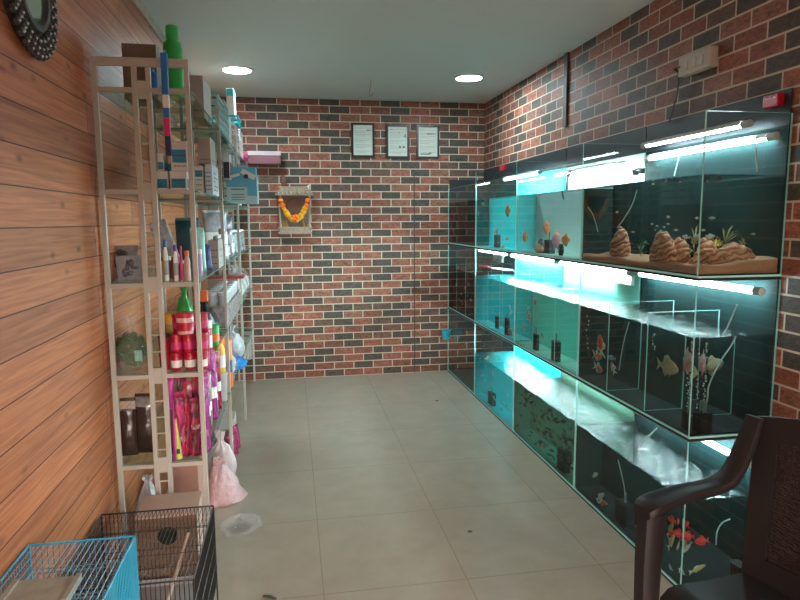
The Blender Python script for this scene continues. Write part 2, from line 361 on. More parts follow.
certificate(1.199, 1.418, 2.088, 2.396, 'black framed certificate with heavy line near the top, closest to the room corner', 2)

# wall shrine with marigold garland
SIL = mat('shrine_silver', (.34, .29, .22), .35, .5, var=.5, scale=60, bump=.5)
t = thing('wall_shrine', 'small silver wall shrine with a pointed canopy on the brick wall', 'shrine', (.05, YB, 1.384))
m = MB(); m.bx((-.155, -.02, 0), (.135, 0, .36)); m.build('back_plate', mat('shrine_back', (.17, .13, .10), .4, .3, var=.3, scale=50), t)
m = MB(); m.bx((-.165, -.13, 0), (.14, 0, .02)); m.bx((-.15, -.12, .02), (.125, -.012, .05)); m.bx((-.165, -.132, .05), (.14, 0, .065)); m.build('base', SIL, t, bevel=.003)
for x in (-.145, .12):
    m = MB(); m.lathe([(0, .065), (.017, .065), (.014, .085), (.010, .1), (.012, .2), (.010, .31), (.017, .335), (.017, .35), (0, .35)], (x, -.11, 0), 12); m.build('pillar', SIL, t, True)
m = MB(); m.bx((-.18, -.15, .35), (.155, 0, .37)); m.bx((-.165, -.14, .37), (.14, 0, .40)); m.box((0-.012, -.075, .415), (.25, .13, .03))
for i in range(9): m.sph((-.16+i*.037, -.145, .372), .012, seg=8)
m.build('canopy', SIL, t, bevel=.002)
m = MB(); m.lathe([(0, 0), (.075, 0), (.07, .006), (0, .006)], (0, 0, 0), 24); o = m.build('halo_disc', mat('shrine_disc', (.12, .08, .05), .3, .4), t, True); o.rotation_euler = (PI/2, 0, 0); o.location = (-.012, -.022, .255)
g = thing('marigold_garland', 'orange and yellow marigold garland draped across the silver shrine', 'garland', (.038, YB-.13, 1.384))
m = MB(); m2 = MB(); k = 0
for i in range(19):
    a = i/18; x = -.12+.24*a; z = .30-.17*math.sin(PI*a)**.8
    rr = .025+.004*math.sin(i*2.1)
    tgt = m2 if i in (0, 1, 17, 18) else m
    vs = tgt.sph((x, 0, z), rr, seg=10)
    for v in vs: v.co += (v.co-V((x, 0, z)))*.22*noise.noise(v.co*160)
m.build('yellow_blossoms', mat('marigold_yellow', (.85, .38, .015), .8, var=.25, scale=90), g, True)
for i in range(5):
    a = i*2*PI/5; vs = m2.sph((.004+.018*math.cos(a), -.014, .145+.02*math.sin(a)), .018, seg=10)
m2.build('orange_blossoms', mat('marigold_orange', (.9, .17, .012), .8, var=.25, scale=90), g, True)
m = MB()
for x, z, r in ((-.08, .085, .02), (-.105, .11, .016), (.075, .085, .022), (.10, .1, .016)):
    m.lathe([(0, 0), (r, 0), (r*.9, .02), (r*.5, .035), (r*.55, .05), (0, .06)], (x-.012+.05-.05, -.075, .065), 10)
o = m.build('idol_figures', mat('brass_idol', (.4, .22, .06), .35, .6), t, True)
# offerings on shrine roof
fl = MB(); fl.sph((0, 0, .016), .020, seg=10, sc=(1.2, .8, .8)); fl.cyl((0, 0, .024), (.022, 0, .05), .013, .003, seg=8)
tag(fl.build('paper_flower', mat('white_petals', (.62, .66, .62), .7), None, True, (.19, YB-.06, 1.384+.402+.0-.0)), 'small white paper flower at the right end of the shrine roof', 'flower').location = (.16, YB-.06, 1.785)
fl = MB(); fl.sph((0, 0, .018), .020, seg=10)
tag(fl.build('marigold_flower', mat('marigold_yellow', (.85, .38, .015), .8), None, True, (-.09, YB-.06, 1.786)), 'single yellow marigold lying at the left end of the shrine roof', 'flower')
fl = MB(); fl.lathe([(0, 0), (.03, 0), (.03, .01), (.018, .02), (.022, .07), (.014, .11), (0, .125)], seg=12)
tag(fl.build('idol_statue', mat('dark_red_idol', (.16, .05, .035), .5, var=.3, scale=50), None, True, (-.105, YB-.09, 1.805)), 'small dark red idol standing on the left of the shrine roof', 'statue').location = (-.055, YB-.085, 1.801)

# mauve wall shelf beside the shrine
t = thing('wall_box_shelf', 'mauve box shelf with a pale top on the brick wall left of the shrine', 'shelf', (-.215, YB, 2.01))
m = MB(); m.bx((-.14, -.16, 0), (.14, -.004, .075)); m.build('body', mat('mauve_laminate', (.22, .085, .105), .4), t, bevel=.006)
m = MB(); m.bx((-.145, -.165, .0752), (.145, -.002, .112)); m.build('top_board', mat('pale_pink_laminate', (.62, .50, .52), .4), t, bevel=.004)

# switch box on right wall, its cable, red plug
t = thing('switch_box', 'grey white surface mounted switch box high on the right brick wall', 'switch box', (XR, 2.68, 2.165))
m = MB(); m.bx((-.045, -.115, 0), (-.001, .11, .088)); m.build('casing', mat('switch_casing', (.46, .44, .38), .5, var=.12), t, bevel=.005)
for y in (-.06, -.01, .05): m = MB(); m.bx((-.049, y-.014, .02), (-.0452, y+.014, .06)); m.build('switch_rocker', mat('switch_rocker', (.5, .48, .43), .4), t, bevel=.001)
m = MB(); m.tube([(XR-.06, 2.755, 2.205), (XR-.065, 2.79, 2.204), (XR-.03, 2.812, 2.196), (XR-.02, 2.818, 2.15), (XR-.02, 2.828, 2.09), (XR-.02, 2.86, 2.02), (XR-.02, 2.88, 1.97)], .004, 8)
tag(m.build('power_cable', M_black, None, True), 'thin black power cable hanging from the switch box to the tanks', 'cable')
t = thing('plug_adapter', 'small red plug adapter on the right brick wall above the planted tank', 'plug', (XR, 2.2, 1.925))
m = MB(); m.bx((-.035, -.04, 0), (-.001, .04, .05)); m.build('body', M_red, t, bevel=.006)
for y in (-.02, 0, .02): m = MB(); m.bx((-.0365, y-.006, .032), (-.0351, y+.006, .036)); m.build('slot', M_white, t)
t = thing('plug_adapter', 'tiny red plug high in the far corner above the first blue tank', 'plug', (XR, 5.35, 1.93))
m = MB(); m.bx((-.03, -.06, 0), (-.001, .06, .05)); m.build('body', M_red, t, bevel=.006)
for y, z, lb in ((5.40, 1.125, 'white electric outlet box on the wall above the blue water of the far middle tank'), (3.255, 1.135, 'white electric outlet box on the wall above the pale green middle tank')):
    t = thing('outlet_box', lb, 'outlet box', (XR, y, z))
    m = MB(); m.bx((-.04, -.12, 0), (-.02, .12, .075)); m.build('casing', M_white, t, bevel=.004)
    m = MB(); m.bx((-.0412, -.03, .012), (-.0401, .03, .02)); m.build('marking', M_dark, t)
m = MB(); m.tube([(.66, 5.09, H-.001), (.661, 5.12, 2.575), (.655, 5.16, 2.53), (.662, 5.2, 2.505), (.68, 5.2, 2.515), (.69, 5.19, 2.53)], .003, 6)
tag(m.build('ceiling_wire', M_grey, None, True), 'short loose wire end hanging from the ceiling before the brick wall', 'wire')

# round mirror with beaded dark frame, upper left
t = thing('wall_mirror', 'round wall mirror in a dark frame of beaded petals on the plank wall', 'mirror', (XL, 1.88, 2.125))
q = onX(20, -8, XL)
t.location = (XL, onX(20, 0, XL).y, 2.175)
RF = .182; t.location = (XL, onX(47, 5, XL).y-.186, 2.152)
m = MB(); m.cyl((.001, 0, 0), (.022, 0, 0), RF*.86, seg=40); m.build('backing', M_black, t)
m = MB()
pr = [(RF*.44, .024), (RF*.50, .036), (RF*.58, .036), (RF*.63, .024)]
for i in range(len(pr)-1):
    seg = 40
    for k in range(seg):
        a, b = 2*PI*k/seg, 2*PI*(k+1)/seg
        m.quad([(pr[i][1], pr[i][0]*math.cos(a), pr[i][0]*math.sin(a)), (pr[i][1], pr[i][0]*math.cos(b), pr[i][0]*math.sin(b)), (pr[i+1][1], pr[i+1][0]*math.cos(b), pr[i+1][0]*math.sin(b)), (pr[i+1][1], pr[i+1][0]*math.cos(a), pr[i+1][0]*math.sin(a))])
m.build('inner_ring', mat('dark_bronze', (.02, .021, .02), .35), t, True)
m = MB(); m2 = MB()
for ring, (rad, n) in enumerate(((RF*.72, 26), (RF*.84, 30), (RF*.95, 34))):
    for k in range(n):
        a = 2*PI*(k+.5*(ring % 2))/n
        m.sph((.024, rad*math.cos(a), rad*math.sin(a)), RF*.075, seg=8, sc=(.8, 1, 1))
        m.sph((.024+RF*.055, rad*math.cos(a), rad*math.sin(a)), RF*.022, 1, seg=6)
m.build('beaded_frame', [mat('dark_bronze', (.02, .021, .02), .35), mat('clear_beads', (.45, .47, .45), .15)], t, True)
m = MB(); m.cyl((.0225, 0, 0), (.026, 0, 0), RF*.44, seg=36); m.build('mirror_glass', mat('mirror_glass', (.6, .66, .58), .08, .9, var=.02), t)
# ------------------------------------------------------------------ aquariums
def refr(d, n, eta):
    d = d.normalized(); c = -d.dot(n); k = 1-eta*eta*(1-c*c)
    return d*eta+n*(eta*c-math.sqrt(max(0, k)))
def tp(u, v, dx):
    """point dx behind the front glass seen at a pixel, allowing for refraction in the water"""
    p = onX(u, v, XT+.007); d = refr(ray(u, v), V((-1, 0, 0)), 1/1.33); return p+d*(dx/d.x)
def ep(u, v, dy):
    p = onY(u, v, TY[4]+.011); d = refr(ray(u, v), V((0, -1, 0)), 1/1.33); return p+d*(dy/d.y)
M_ws = {}
def pane(m, a, b, thin):
    vs = m.bx(a, b)
    for f in {f for v in vs for f in v.link_faces}:
        f.normal_update(); f.material_index = 0 if abs(f.normal[thin]) > .9 else 1
G2 = [M_gpane, M_gedge]
panel = lambda n, c: mat(n, c, .7, var=.06, scale=6, spec=.15)
BK = panel('black_backing', (.006, .026, .027)); CY = panel('cyan_backing', (.03, .66, .70)); PW = panel('pale_backing', (.74, .86, .86))
BL = panel('blue_backing', (.005, .56, .60)); MI = panel('mint_backing', (.26, .76, .66)); MU = panel('murky_backing', (.10, .21, .15))
CYF = panel('cyan_floor_sheet', (.06, .62, .70)); PAF = panel('pale_floor_sheet', (.66, .80, .70)); DKF = panel('dark_floor_sheet', (.006, .014, .014)); GRF = panel('green_floor_sheet', (.06, .22, .18))
cols = ['far end', 'second', 'third', 'nearest']
#        panel floor water_tint ripple dividers(front y from px)  label
TANKS = {
 (0, 0): (BK, DKF, (.50, .42, .47), .10, [], 'glass aquarium of dark water on the top tier in the room corner'),
 (0, 1): (CY, CYF, (.62, .96, .95), .10, [], 'glass aquarium with bright turquoise water on the top tier'),
 (0, 2): (PW, PAF, (.72, .95, .95), .10, [], 'glass aquarium with a white back and discus fish on the top tier'),
 (0, 3): (BK, DKF, (.92, .97, .90), .10, [], 'large planted aquarium with rocks and orange sand on the top tier'),
 (1, 0): (BK, DKF, (.50, .45, .48), .5, [5.33, 5.64], 'dark three part aquarium of tiny pale fish on the middle tier in the corner'),
 (1, 1): (BL, CYF, (.50, .98, .99), 1.0, [4.398, 4.686], 'deep blue three part aquarium on the middle tier'),
 (1, 2): (MI, PAF, (.55, 1.0, .96), 1.0, [3.407, 3.745], 'mint green three part aquarium with a pale floor on the middle tier'),
 (1, 3): (BK, DKF, (.84, .97, .94), 1.0, [2.445, 2.78], 'black backed three part aquarium of large cichlids on the middle tier'),
 (2, 0): (BK, BK, None, 0, [], 'dry dark tank on the bottom tier in the room corner'),
 (2, 1): (BL, CYF, (.45, .98, 1.0), 1.0, [], 'blue aquarium with a glowing cyan floor on the bottom tier'),
 (2, 2): (MU, GRF, (.60, .88, .74), 1.0, [], 'murky green aquarium crowded with fry on the bottom tier'),
 (2, 3): (BK, DKF, (.82, .97, .94), 1.0, [], 'black backed aquarium of koi and red fish on the bottom tier beside the chair'),
}
WZ = [1.664, 1.045, .385]
PT = .009
for (tr, c), (bk, fl, tint, rip, divs, lb) in TANKS.items():
    y0, y1, z0 = TY[c+1], TY[c], TZ[tr]
    x0, x1 = XT, XR-.004
    ztop = [1.892, TZ[0]-.002, TZ[1]-.002][tr]
    zfr = ztop if tr else (1.765 if c == 3 else 1.80)
    t = thing('aquarium', lb, 'aquarium', (0, 0, 0), group='glass aquariums stacked in three tiers along the right wall')
    t.location = (x0, y0, z0); o3 = V((x0, y0, z0))
    class B(MB):
        def build(s, name, mats, parent=None, smooth=False, **k):
            for v in s.bm.verts: v.co -= o3
            return MB.build(s, name, mats, parent, smooth, **k)
    m = B(); m.bx((x0+.002, y0+.001, z0), (x1, y1-.001, z0+.012)); m.build('base_mat', M_foam, t)
    m = B(); pane(m, (x0, y0, z0+.012), (x1, y1-.001, z0+.020), 2); m.build('bottom_pane', G2, t)
    m = B(); m.bx((x0+PT+.002, y0+PT+.002, z0+.0205), (x1-.008, y1-.003, z0+.0245)); m.build('floor_sheet', fl, t)
    m = B(); pane(m, (x0, y0+PT, z0+.020), (x0+.006, y1-.001, zfr), 0); m.build('front_pane', G2, t)
    m = B(); pane(m, (x0, y0, z0+.020), (x1, y0+PT, ztop), 1); m.build('side_pane', G2, t)
    m = B(); m.bx((x1-.006, y0+PT+.001, z0+.020), (x1, y1-.002, ztop if tr else 1.85)); m.build('back_panel', bk, t)
    if tint:
        zw = WZ[tr]; zb = z0+.0205
        ws = water_side('water_through_glass', tint); wt = water_top('water_surface', (.96, .99, .99), rip)
        xw = x0+.0075
        m = B()
        m.quad([(xw, y0+PT+.001, zb), (xw, y1-.001, zb), (xw, y1-.001, zw), (xw, y0+PT+.001, zw)], 0)
        m.quad([(xw, y0+PT+.001, zb), (xw, y0+PT+.001, zw), (x1-.007, y0+PT+.001, zw), (x1-.007, y0+PT+.001, zb)], 0)
        sp_ = {(0, 3): BK, (1, 1): BL, (1, 3): BK, (2, 1): BL, (2, 2): MU, (2, 3): BK}.get((tr, c))
        if c and not sp_: m.quad([(xw, y1-.001, zb), (xw, y1-.001, zw), (x1-.007, y1-.001, zw), (x1-.007, y1-.001, zb)], 2 if c > 1 else 2)
        m.quad([(xw, y0+PT+.001, zw), (xw, y1-.001, zw), (x1-.007, y1-.001, zw), (x1-.007, y0+PT+.001, zw)], 1)
        # outward normals: front -x, end -y, top +z
        me_o = m
        bm = m.bm; bm.normal_update()
        for f in bm.faces:
            n = f.normal; want = V((0, 0, 1)) if f.material_index == 1 else (V((-1, 0, 0)) if abs(n.x) > .5 else V((0, 1 if f.material_index == 2 else -1, 0)))
            if n.dot(want) < 0: f.normal_flip()
        for v in bm.verts: v.co -= o3
        me = bpy.data.meshes.new('water'); bm.to_mesh(me); bm.free(); me.materials.append(ws); me.materials.append(wt); me.materials.append(ws)
        w = bpy.data.objects.new('water', me); COL.objects.link(w); w.parent = t
    if tint and sp_:
        m = B(); m.bx((x0+.009, y1-.006, zb+.004), (x1-.009, y1-.002, zw-.004)); m.build('side_panel', sp_, t)
    if c == 0:
        zq = WZ[tr] if tint else .40
        m = B(); m.bx((x0+.009, y1-.007, zq+.002), (x1-.009, y1-.003, ztop-.004)); m.build('end_board', mat('dark_blue_board', (.012, .02, .026), .5), t)
    for dy in divs:
        m = B(); pane(m, (x0+.0062, dy-.004, z0+.026), (x1-.01, dy+.004, z0+.465), 1); m.build('divider', G2, t)
    if tr == 0:
        m = B(); m.bx((x1-.004, y0+PT+.001, 1.8505), (x1, y1-.002, 1.985)); m.build('upper_board', mat('dark_blue_board', (.012, .02, .026), .5), t)

# LED tube lights
def led(y0, y1, x, z, lb, bright=False, r=.012, added_hood=False):
    t = thing('led_tube_light', lb, 'tube light', (x, (y0+y1)/2, z), group='led tube lights over the aquariums')
    l = (y1-y0)/2
    m = MB(); m.cyl((0, -l+.02, 0), (0, l-.02, 0), r, seg=14); m.build('tube', M_ledx if bright == 2 else M_ledw if bright else M_led, t, True)
    if added_hood:  # added half shell, keeps the tube's light off ceiling and upper wall
        m = MB(); seg = 12; ro, ri = r+.006, r+.003
        for k in range(seg):
            a, b = PI*k/seg-.15, PI*(k+1)/seg+.15 if k == seg-1 else PI*(k+1)/seg-.15
            if k == 0: a = -.15
            pa = [(ro*math.cos(q), ro*math.sin(q)) for q in (a, b)]; pb = [(ri*math.cos(q), ri*math.sin(q)) for q in (a, b)]
            for e0, e1 in ((pa[0], pa[1]), (pb[0], pb[1])): m.quad([(e0[0], -l+.02, e0[1]), (e1[0], -l+.02, e1[1]), (e1[0], l-.02, e1[1]), (e0[0], l-.02, e0[1])])
        m.build('added_hood', mat('added_lamp_hood', (.55, .58, .58), .5), t)
    for s in (-1, 1):
        m = MB(); m.cyl((0, s*(l-.02), 0), (0, s*(l+.02), 0), r+.003, seg=14); m.build('end_cap', mat('lamp_end_cap', (.5, .52, .5), .4), t, True)
led(2.26, 2.98, 1.79, 1.872, 'lit white led tube above the planted aquarium, the shorter upper one', added_hood=True)
led(2.17, 3.02, 1.835, 1.812, 'long lit led tube lying behind the planted aquarium rim, the lower one', added_hood=True)
led(3.15, 4.0, 1.76, 1.80, 'lit led tube over the white backed discus aquarium', 2, added_hood=True)
led(4.14, 4.85, 1.70, 1.825, 'lit led tube over the turquoise top aquarium', 2, added_hood=True)
led(2.16, 3.02, 1.81, 1.215, 'lit led tube over the near cichlid aquarium in the middle tier', False, .014)
led(3.13, 4.03, 1.82, 1.205, 'lit led tube over the mint green middle aquarium', True)
led(4.10, 4.99, 1.82, 1.205, 'lit led tube over the deep blue middle aquarium', 2)
led(2.16, 3.02, 1.82, .505, 'lit led tube over the bottom aquarium beside the chair', False)
led(3.13, 4.03, 1.82, .505, 'lit led tube over the murky green bottom aquarium', False)
led(4.10, 4.99, 1.82, .505, 'lit led tube over the blue bottom aquarium', True)

# ---- fish
def fish_mesh(name, body, fin, deep=.42, thick=.16, tail=.26, fan=.42, dorsal=.16, veil=0):
    """one continuous fish along +x, unit length (nose at +.5)"""
    bm = bmesh.new(); seg, n = 10, 9; rings = []
    xb = -.5+tail
    for i in range(n):
        a = i/(n-1); x = .5-(.5-xb)*a
        h = deep/2*(math.sin(PI*min(1, (a*.93+.03)))**.75)+.012; 
        if a > .8: h = max(h, deep*.10)
        w = thick/2*(math.sin(PI*min(1, a*.9+.06))**.8)+.006
        rings.append([bm.verts.new((x, w*math.cos(2*PI*k/seg), h*math.sin(2*PI*k/seg))) for k in range(seg)])
    for i in range(n-1):
        for k in range(seg): bm.faces.new((rings[i][k], rings[i][(k+1) % seg], rings[i+1][(k+1) % seg], rings[i+1][k]))
    bm.faces.new(rings[0]); bm.faces.new(rings[-1])
    def fin_(pts, th=.012):
        a = [bm.verts.new((p[0], th/2, p[1])) for p in pts]; b = [bm.verts.new((p[0], -th/2, p[1])) for p in pts]
        fs = [bm.faces.new(a), bm.faces.new(b[::-1])]
        for i in range(len(pts)):
            j = (i+1) % len(pts); fs.append(bm.faces.new((a[j], a[i], b[i], b[j])))
        for f in fs: f.material_index = 1
    fin_([(xb+.03, .03), (-.5-veil*.1, fan/2), (-.5+tail*.35, 0), (-.5-veil*.1, -fan/2), (xb+.03, -.03)])
    hd = deep/2
    fin_([(.22, hd*.78), (.02, hd+dorsal), (-.16, hd*.9+dorsal*.7), (-.2, hd*.35)])
    fin_([(.06, -hd*.85), (-.06, -hd-dorsal*.7), (-.2, -hd*.6-dorsal*.4), (-.2, -hd*.35)])
    fin_([(.2, -hd*.8), (.1, -hd-dorsal*.55), (.06, -hd*.8)])
    for s in (-1, 1):
        k = bmesh.ops.create_uvsphere(bm, u_segments=6, v_segments=4, radius=.022, matrix=Matrix.Translation((.40, s*thick*.26, deep*.08)))
        for f in {f for v in k['verts'] for f in v.link_faces}: f.material_index = 2
    bmesh.ops.recalc_face_normals(bm, faces=bm.faces)
    me = bpy.data.meshes.new(name); bm.to_mesh(me); bm.free()
    for mm in (body, fin, M_black): me.materials.append(mm)
    for p in me.polygons: p.use_smooth = True
    return me
def patch(name, c1, c2, sc=5, thr=.5):
    if name in MATS: return MATS[name]
    m, t, o = nt(name); p = N(t, 'ShaderNodeBsdfPrincipled', i_Roughness=.35); tc = N(t, 'ShaderNodeTexCoord'); nz = N(t, 'ShaderNodeTexNoise', i_Scale=sc, i_Detail=1)
    L(t, tc.outputs['Object'], nz.inputs[0]); rp = N(t, 'ShaderNodeValToRGB'); e = rp.color_ramp.elements; e[0].position = thr-.04; e[0].color = c4(c1); e[1].position = thr+.04; e[1].color = c4(c2)
    L(t, nz.outputs['Fac'], rp.inputs[0]); L(t, rp.outputs[0], p.inputs['Base Color']); L(t, p.outputs[0], o.inputs[0]); MATS[name] = m; return m
F_or = mat('fish_orange', (.85, .20, .06), .35, var=.2, scale=6); F_rd = mat('fish_red', (.85, .03, .04), .35, var=.15, scale=6)
F_wh = mat('fish_white', (.80, .74, .66), .35, var=.1, scale=6); F_be = mat('fish_beige', (.50, .38, .24), .4, var=.35, scale=7); F_gy = mat('fish_grey', (.36, .38, .38), .35, var=.2, scale=6)
F_pk = mat('fish_pink', (.80, .36, .36), .35, var=.3, scale=6); F_ye = mat('fish_yellow', (.75, .55, .25), .35); F_sv = mat('fish_silver', (.62, .68, .68), .25); F_br = mat('fish_brown', (.035, .035, .018), .5)
KOI = patch('koi_patches', (.8, .74, .64), (.85, .18, .04)); GW = patch('goldfish_patches', (.85, .8, .75), (.9, .16, .06), 4)
F = {
 'discus': ('discus_fish', fish_mesh('discus_fish', F_or, F_or, .82, .2, .16, .36, .10), 'discus'),
 'pale_discus': ('discus_fish', fish_mesh('discus_fish', F_pk, F_or, .82, .2, .16, .36, .10), 'discus'),
 'tetra': ('tetra_fish', fish_mesh('tetra_fish', F_sv, F_sv, .30, .12, .2, .3, .08), 'fish'),
 'yellow': ('tetra_fish', fish_mesh('tetra_fish', F_ye, F_wh, .34, .14, .22, .34, .08), 'fish'),
 'orange': ('platy_fish', fish_mesh('platy_fish', F_or, F_or, .36, .15, .22, .34, .08), 'fish'),
 'gold': ('goldfish', fish_mesh('goldfish', GW, F_wh, .44, .26, .34, .62, .16, 1), 'goldfish'),
 'rgold': ('goldfish', fish_mesh('goldfish', F_or, F_wh, .44, .26, .34, .62, .16, 1), 'goldfish'),
 'oscar': ('cichlid_fish', fish_mesh('cichlid_fish', F_be, F_be, .48, .2, .22, .42, .15), 'cichlid'),
 'flower': ('cichlid_fish', fish_mesh('cichlid_fish', patch('pink_patches', (.85, .30, .34), (.75, .66, .60), 6), F_pk, .55, .22, .22, .5, .18), 'cichlid'),
 'koi': ('koi_fish', fish_mesh('koi_fish', KOI, F_wh, .26, .2, .2, .3, .08), 'koi'),
 'slim': ('koi_fish', fish_mesh('koi_fish', F_ye, F_wh, .24, .16, .2, .28, .07), 'koi'),
 'white': ('koi_fish', fish_mesh('koi_fish', F_wh, F_wh, .26, .18, .2, .28, .07), 'koi'),
 'grey': ('koi_fish', fish_mesh('koi_fish', F_gy, F_gy, .28, .18, .2, .28, .07), 'koi'),
 'parrot': ('parrot_fish', fish_mesh('parrot_fish', F_rd, F_rd, .55, .26, .22, .46, .14), 'parrot fish'),
 'fry': ('fish_fry', fish_mesh('fish_fry', F_br, F_br, .24, .14, .2, .24, .05), 'fish fry'),
 'angel': ('fish', fish_mesh('fish', F_pk, F_wh, .5, .16, .22, .4, .2), 'fish'),
}
def settle(p, hx, hy):
    """keep a thing of half size hx, hy clear of the panes and dividers of the tank it is in"""
    p = V(p); c = min(range(4), key=lambda k: abs(p.y-(TY[k]+TY[k+1])/2)); tr = 0 if p.z > TZ[0] else 1 if p.z > TZ[1] else 2
    ws = sorted([TY[c+1]+.010, TY[c]-.008]+list(TANKS[(tr, c)][4]))
    lo, hi = ws[0], ws[-1]
    for a, b in zip(ws, ws[1:]):
        if a <= p.y <= b: lo, hi = a, b
    if p.y < ws[0]: hi = ws[1]
    if p.y > ws[-1]: lo = ws[-2]
    lo, hi = lo+hy+.006, hi-hy-.006
    p.y = (lo+hi)/2 if lo > hi else min(max(p.y, lo), hi)
    p.x = min(max(p.x, XT+.012+hx), XR-.014-hx); return p
def fish(kind, p, ln, head, pitch, label, group=None):
    ch, sh, cp = abs(math.cos(math.radians(head))), abs(math.sin(math.radians(head))), abs(math.cos(math.radians(pitch)))
    p = settle(p, ln*(.5*sh*cp+.12*ch+.03), ln*(.5*ch*cp+.12*sh+.03))
    """head: heading in degrees about z (0 = +y, along the tank, away), pitch: nose up degrees"""
    nm, me, cat = F[kind]
    o = bpy.data.objects.new(nm, me); COL.objects.link(o)
    o.location = p; o.scale = (ln,)*3
    o.rotation_euler = (0, -math.radians(pitch), math.radians(90+head))
    return tag(o, label, cat, group)
rnd = random.Random(3)
# top tier: planted tank
for u, v, k, l, h, lb, g in [
 (668, 217, 'tetra', .030, 170, 'tiny silver fish high above the palm-like plants in the planted tank', None),
 (652, 224, 'tetra', .022, 10, None, 1), (655, 230, 'tetra', .022, 150, None, 1), (661, 231, 'tetra', .024, 20, None, 1), (664, 227, 'tetra', .024, 170, None, 1), (657, 226, 'tetra', .022, 5, None, 1), (676, 230, 'tetra', .024, 30, None, 1), (668, 224, 'tetra', .02, 190, None, 1),
 (686, 237, 'tetra', .046, 10, 'pale plump fish left of the tank corner above the layered rock', None),
 (680, 247, 'slim', .030, 20, 'small yellowish fish just above the layered rock in the planted tank', None),
 (617, 212, 'yellow', .024, 10, 'lone small yellow fish in the left part of the planted tank', None), (633, 232, 'grey', .03, 10, 'small grey fish above the first rock in the planted tank', None),
 (666, 181, 'orange', .022, 0, None, 2), (680, 182, 'orange', .022, 170, None, 2), (653, 184, 'yellow', .02, 10, None, 2), (688, 176, 'yellow', .02, 10, None, 2), (672, 179, 'orange', .018, 200, None, 2)]:
    fish(k, tp(u, v, .10+.05*rnd.random()), l, h, rnd.uniform(-8, 8), lb or ('tiny silver fish in the loose school over the sand of the planted tank' if g == 1 else 'tiny orange or yellow fish just under the water surface of the planted tank'), {1: 'silver school in the planted tank', 2: 'surface fish in the planted tank', None: None}[g])
for u, v, k, l, h, lb in [(710, 236, 'tetra', .045, -80, 'pale plump fish behind the end glass of the planted tank'), (712, 218, 'tetra', .03, -90, 'small pale fish high behind the end glass of the planted tank'),
 (719, 179, 'orange', .024, -60, 'small orange fish near the surface behind the end glass'), (753, 234, 'grey', .024, -90, 'dim small grey fish at the right behind the end glass of the planted tank')]:
    fish(k, ep(u, v, .10), l, h, 0, lb)
# discus tank
for u, v, l, h, pt, k, lb in [(524, 237, .085, 75, 0, 'discus', 'orange discus fish at the left of the white backed tank'), (547, 228, .095, 80, 10, 'discus', 'orange discus fish above the dark filter in the white backed tank'), (557, 240, .12, 70, 0, 'pale_discus', 'largest pale pink discus beside the dark filter'), (566, 240, .085, 60, 0, 'discus', 'orange discus fish nearest the right end of the white backed tank')]:
    fish(k, tp(u, v, .12), l, h, pt, lb)
for u, v, l, k, lb in [(508, 211, .10, 'discus', 'dark orange discus fish in the turquoise top tank, the highest of them'), (507, 239, .06, 'orange', 'small orange fish above the floor of the turquoise top tank'), (503, 247, .07, 'orange', 'small orange fish lowest in the turquoise top tank'), (483, 204, .06, 'orange', 'small reddish fish at the left under the turquoise surface'), (480, 213, .08, 'white', 'slim white fish hanging upright at the left of the turquoise tank'), (496, 232, .06, 'orange', 'small orange fish over the filter of the turquoise tank')]:
    fish(k, tp(u, v, .10), l, 75 if k == 'discus' else 20, 65 if k == 'white' else 0, lb)
fish('white', tp(453, 230, .1), .07, 0, 30, 'pale fish in the dark water of the far top tank')
# middle tier far dark tank
for i in range(16):
    u = rnd.uniform(450, 472); vmax = 309+(u-449)*.53-4; v = rnd.uniform(283, vmax)
    fish('yellow', tp(u, v, .06+.1*rnd.random()), .055, rnd.uniform(0, 360), rnd.uniform(-30, 30), 'tiny pale fish in the dark far aquarium of the middle tier', 'pale fish in the dark far aquarium')
for u, v, k, l, pt, lb in [(510, 308, 'white', .05, 60, 'small white fish high in the deep blue tank'), (511, 313, 'white', .055, -40, 'white fish just below the highest one in the deep blue tank'), (511, 333, 'angel', .10, 20, 'pale pink fish low in the deep blue tank'), (503, 333, 'white', .03, 0, 'tiny white fish over the floor of the deep blue tank'),
   (535, 302, 'angel', .075, 30, 'pink fish high at the divider of the mint tank'), (529, 317, 'gold', .095, 60, 'red and white fish facing up at the first divider of the mint tank'), (524, 327, 'angel', .06, 40, 'small pink fish left of the divider in the mint tank'), (519, 334, 'angel', .06, 20, 'small pink fish lowest at the left of the mint tank'), (537, 342, 'white', .07, -50, 'white fish in front of the smaller black filter of the mint tank'), (542, 335, 'orange', .05, 50, 'orange fish above the smaller black filter of the mint tank'), (543, 357, 'koi', .06, 0, 'small speckled fish on the pale floor of the mint tank'),
   (528, 308, 'white', .03, 0, 'tiny white fish near the surface of the mint tank')]:
    fish(k, tp(u, v, .09), l, 15, pt, lb)
# cichlid tank
for u, v, k, l, h, pt, lb in [(600.5, 346, 'rgold', .115, 10, 75, 'orange and white goldfish hanging upright behind the first compartment glass'), (597, 356, 'gold', .085, 180, 0, 'pale grey white goldfish below the upright orange one'), (598, 368, 'rgold', .085, 185, -10, 'orange goldfish lowest in its compartment'), (612, 358, 'grey', .07, 20, 0, 'dim grey fish behind the goldfish'), (615, 369, 'gold', .06, 30, 60, 'small orange and white fish right of the goldfish divider'),
   (660, 364, 'oscar', .135, 190, 0, 'large beige cichlid in the middle compartment'), (688, 362, 'flower', .13, 150, 20, 'large mottled pink cichlid at the tank corner')]:
    fish(k, tp(u, v, .09), l, h, pt, lb)
fish('oscar', ep(712, 366, .16), .12, -75, 10, 'dim grey cichlid behind the end glass of the middle tier')
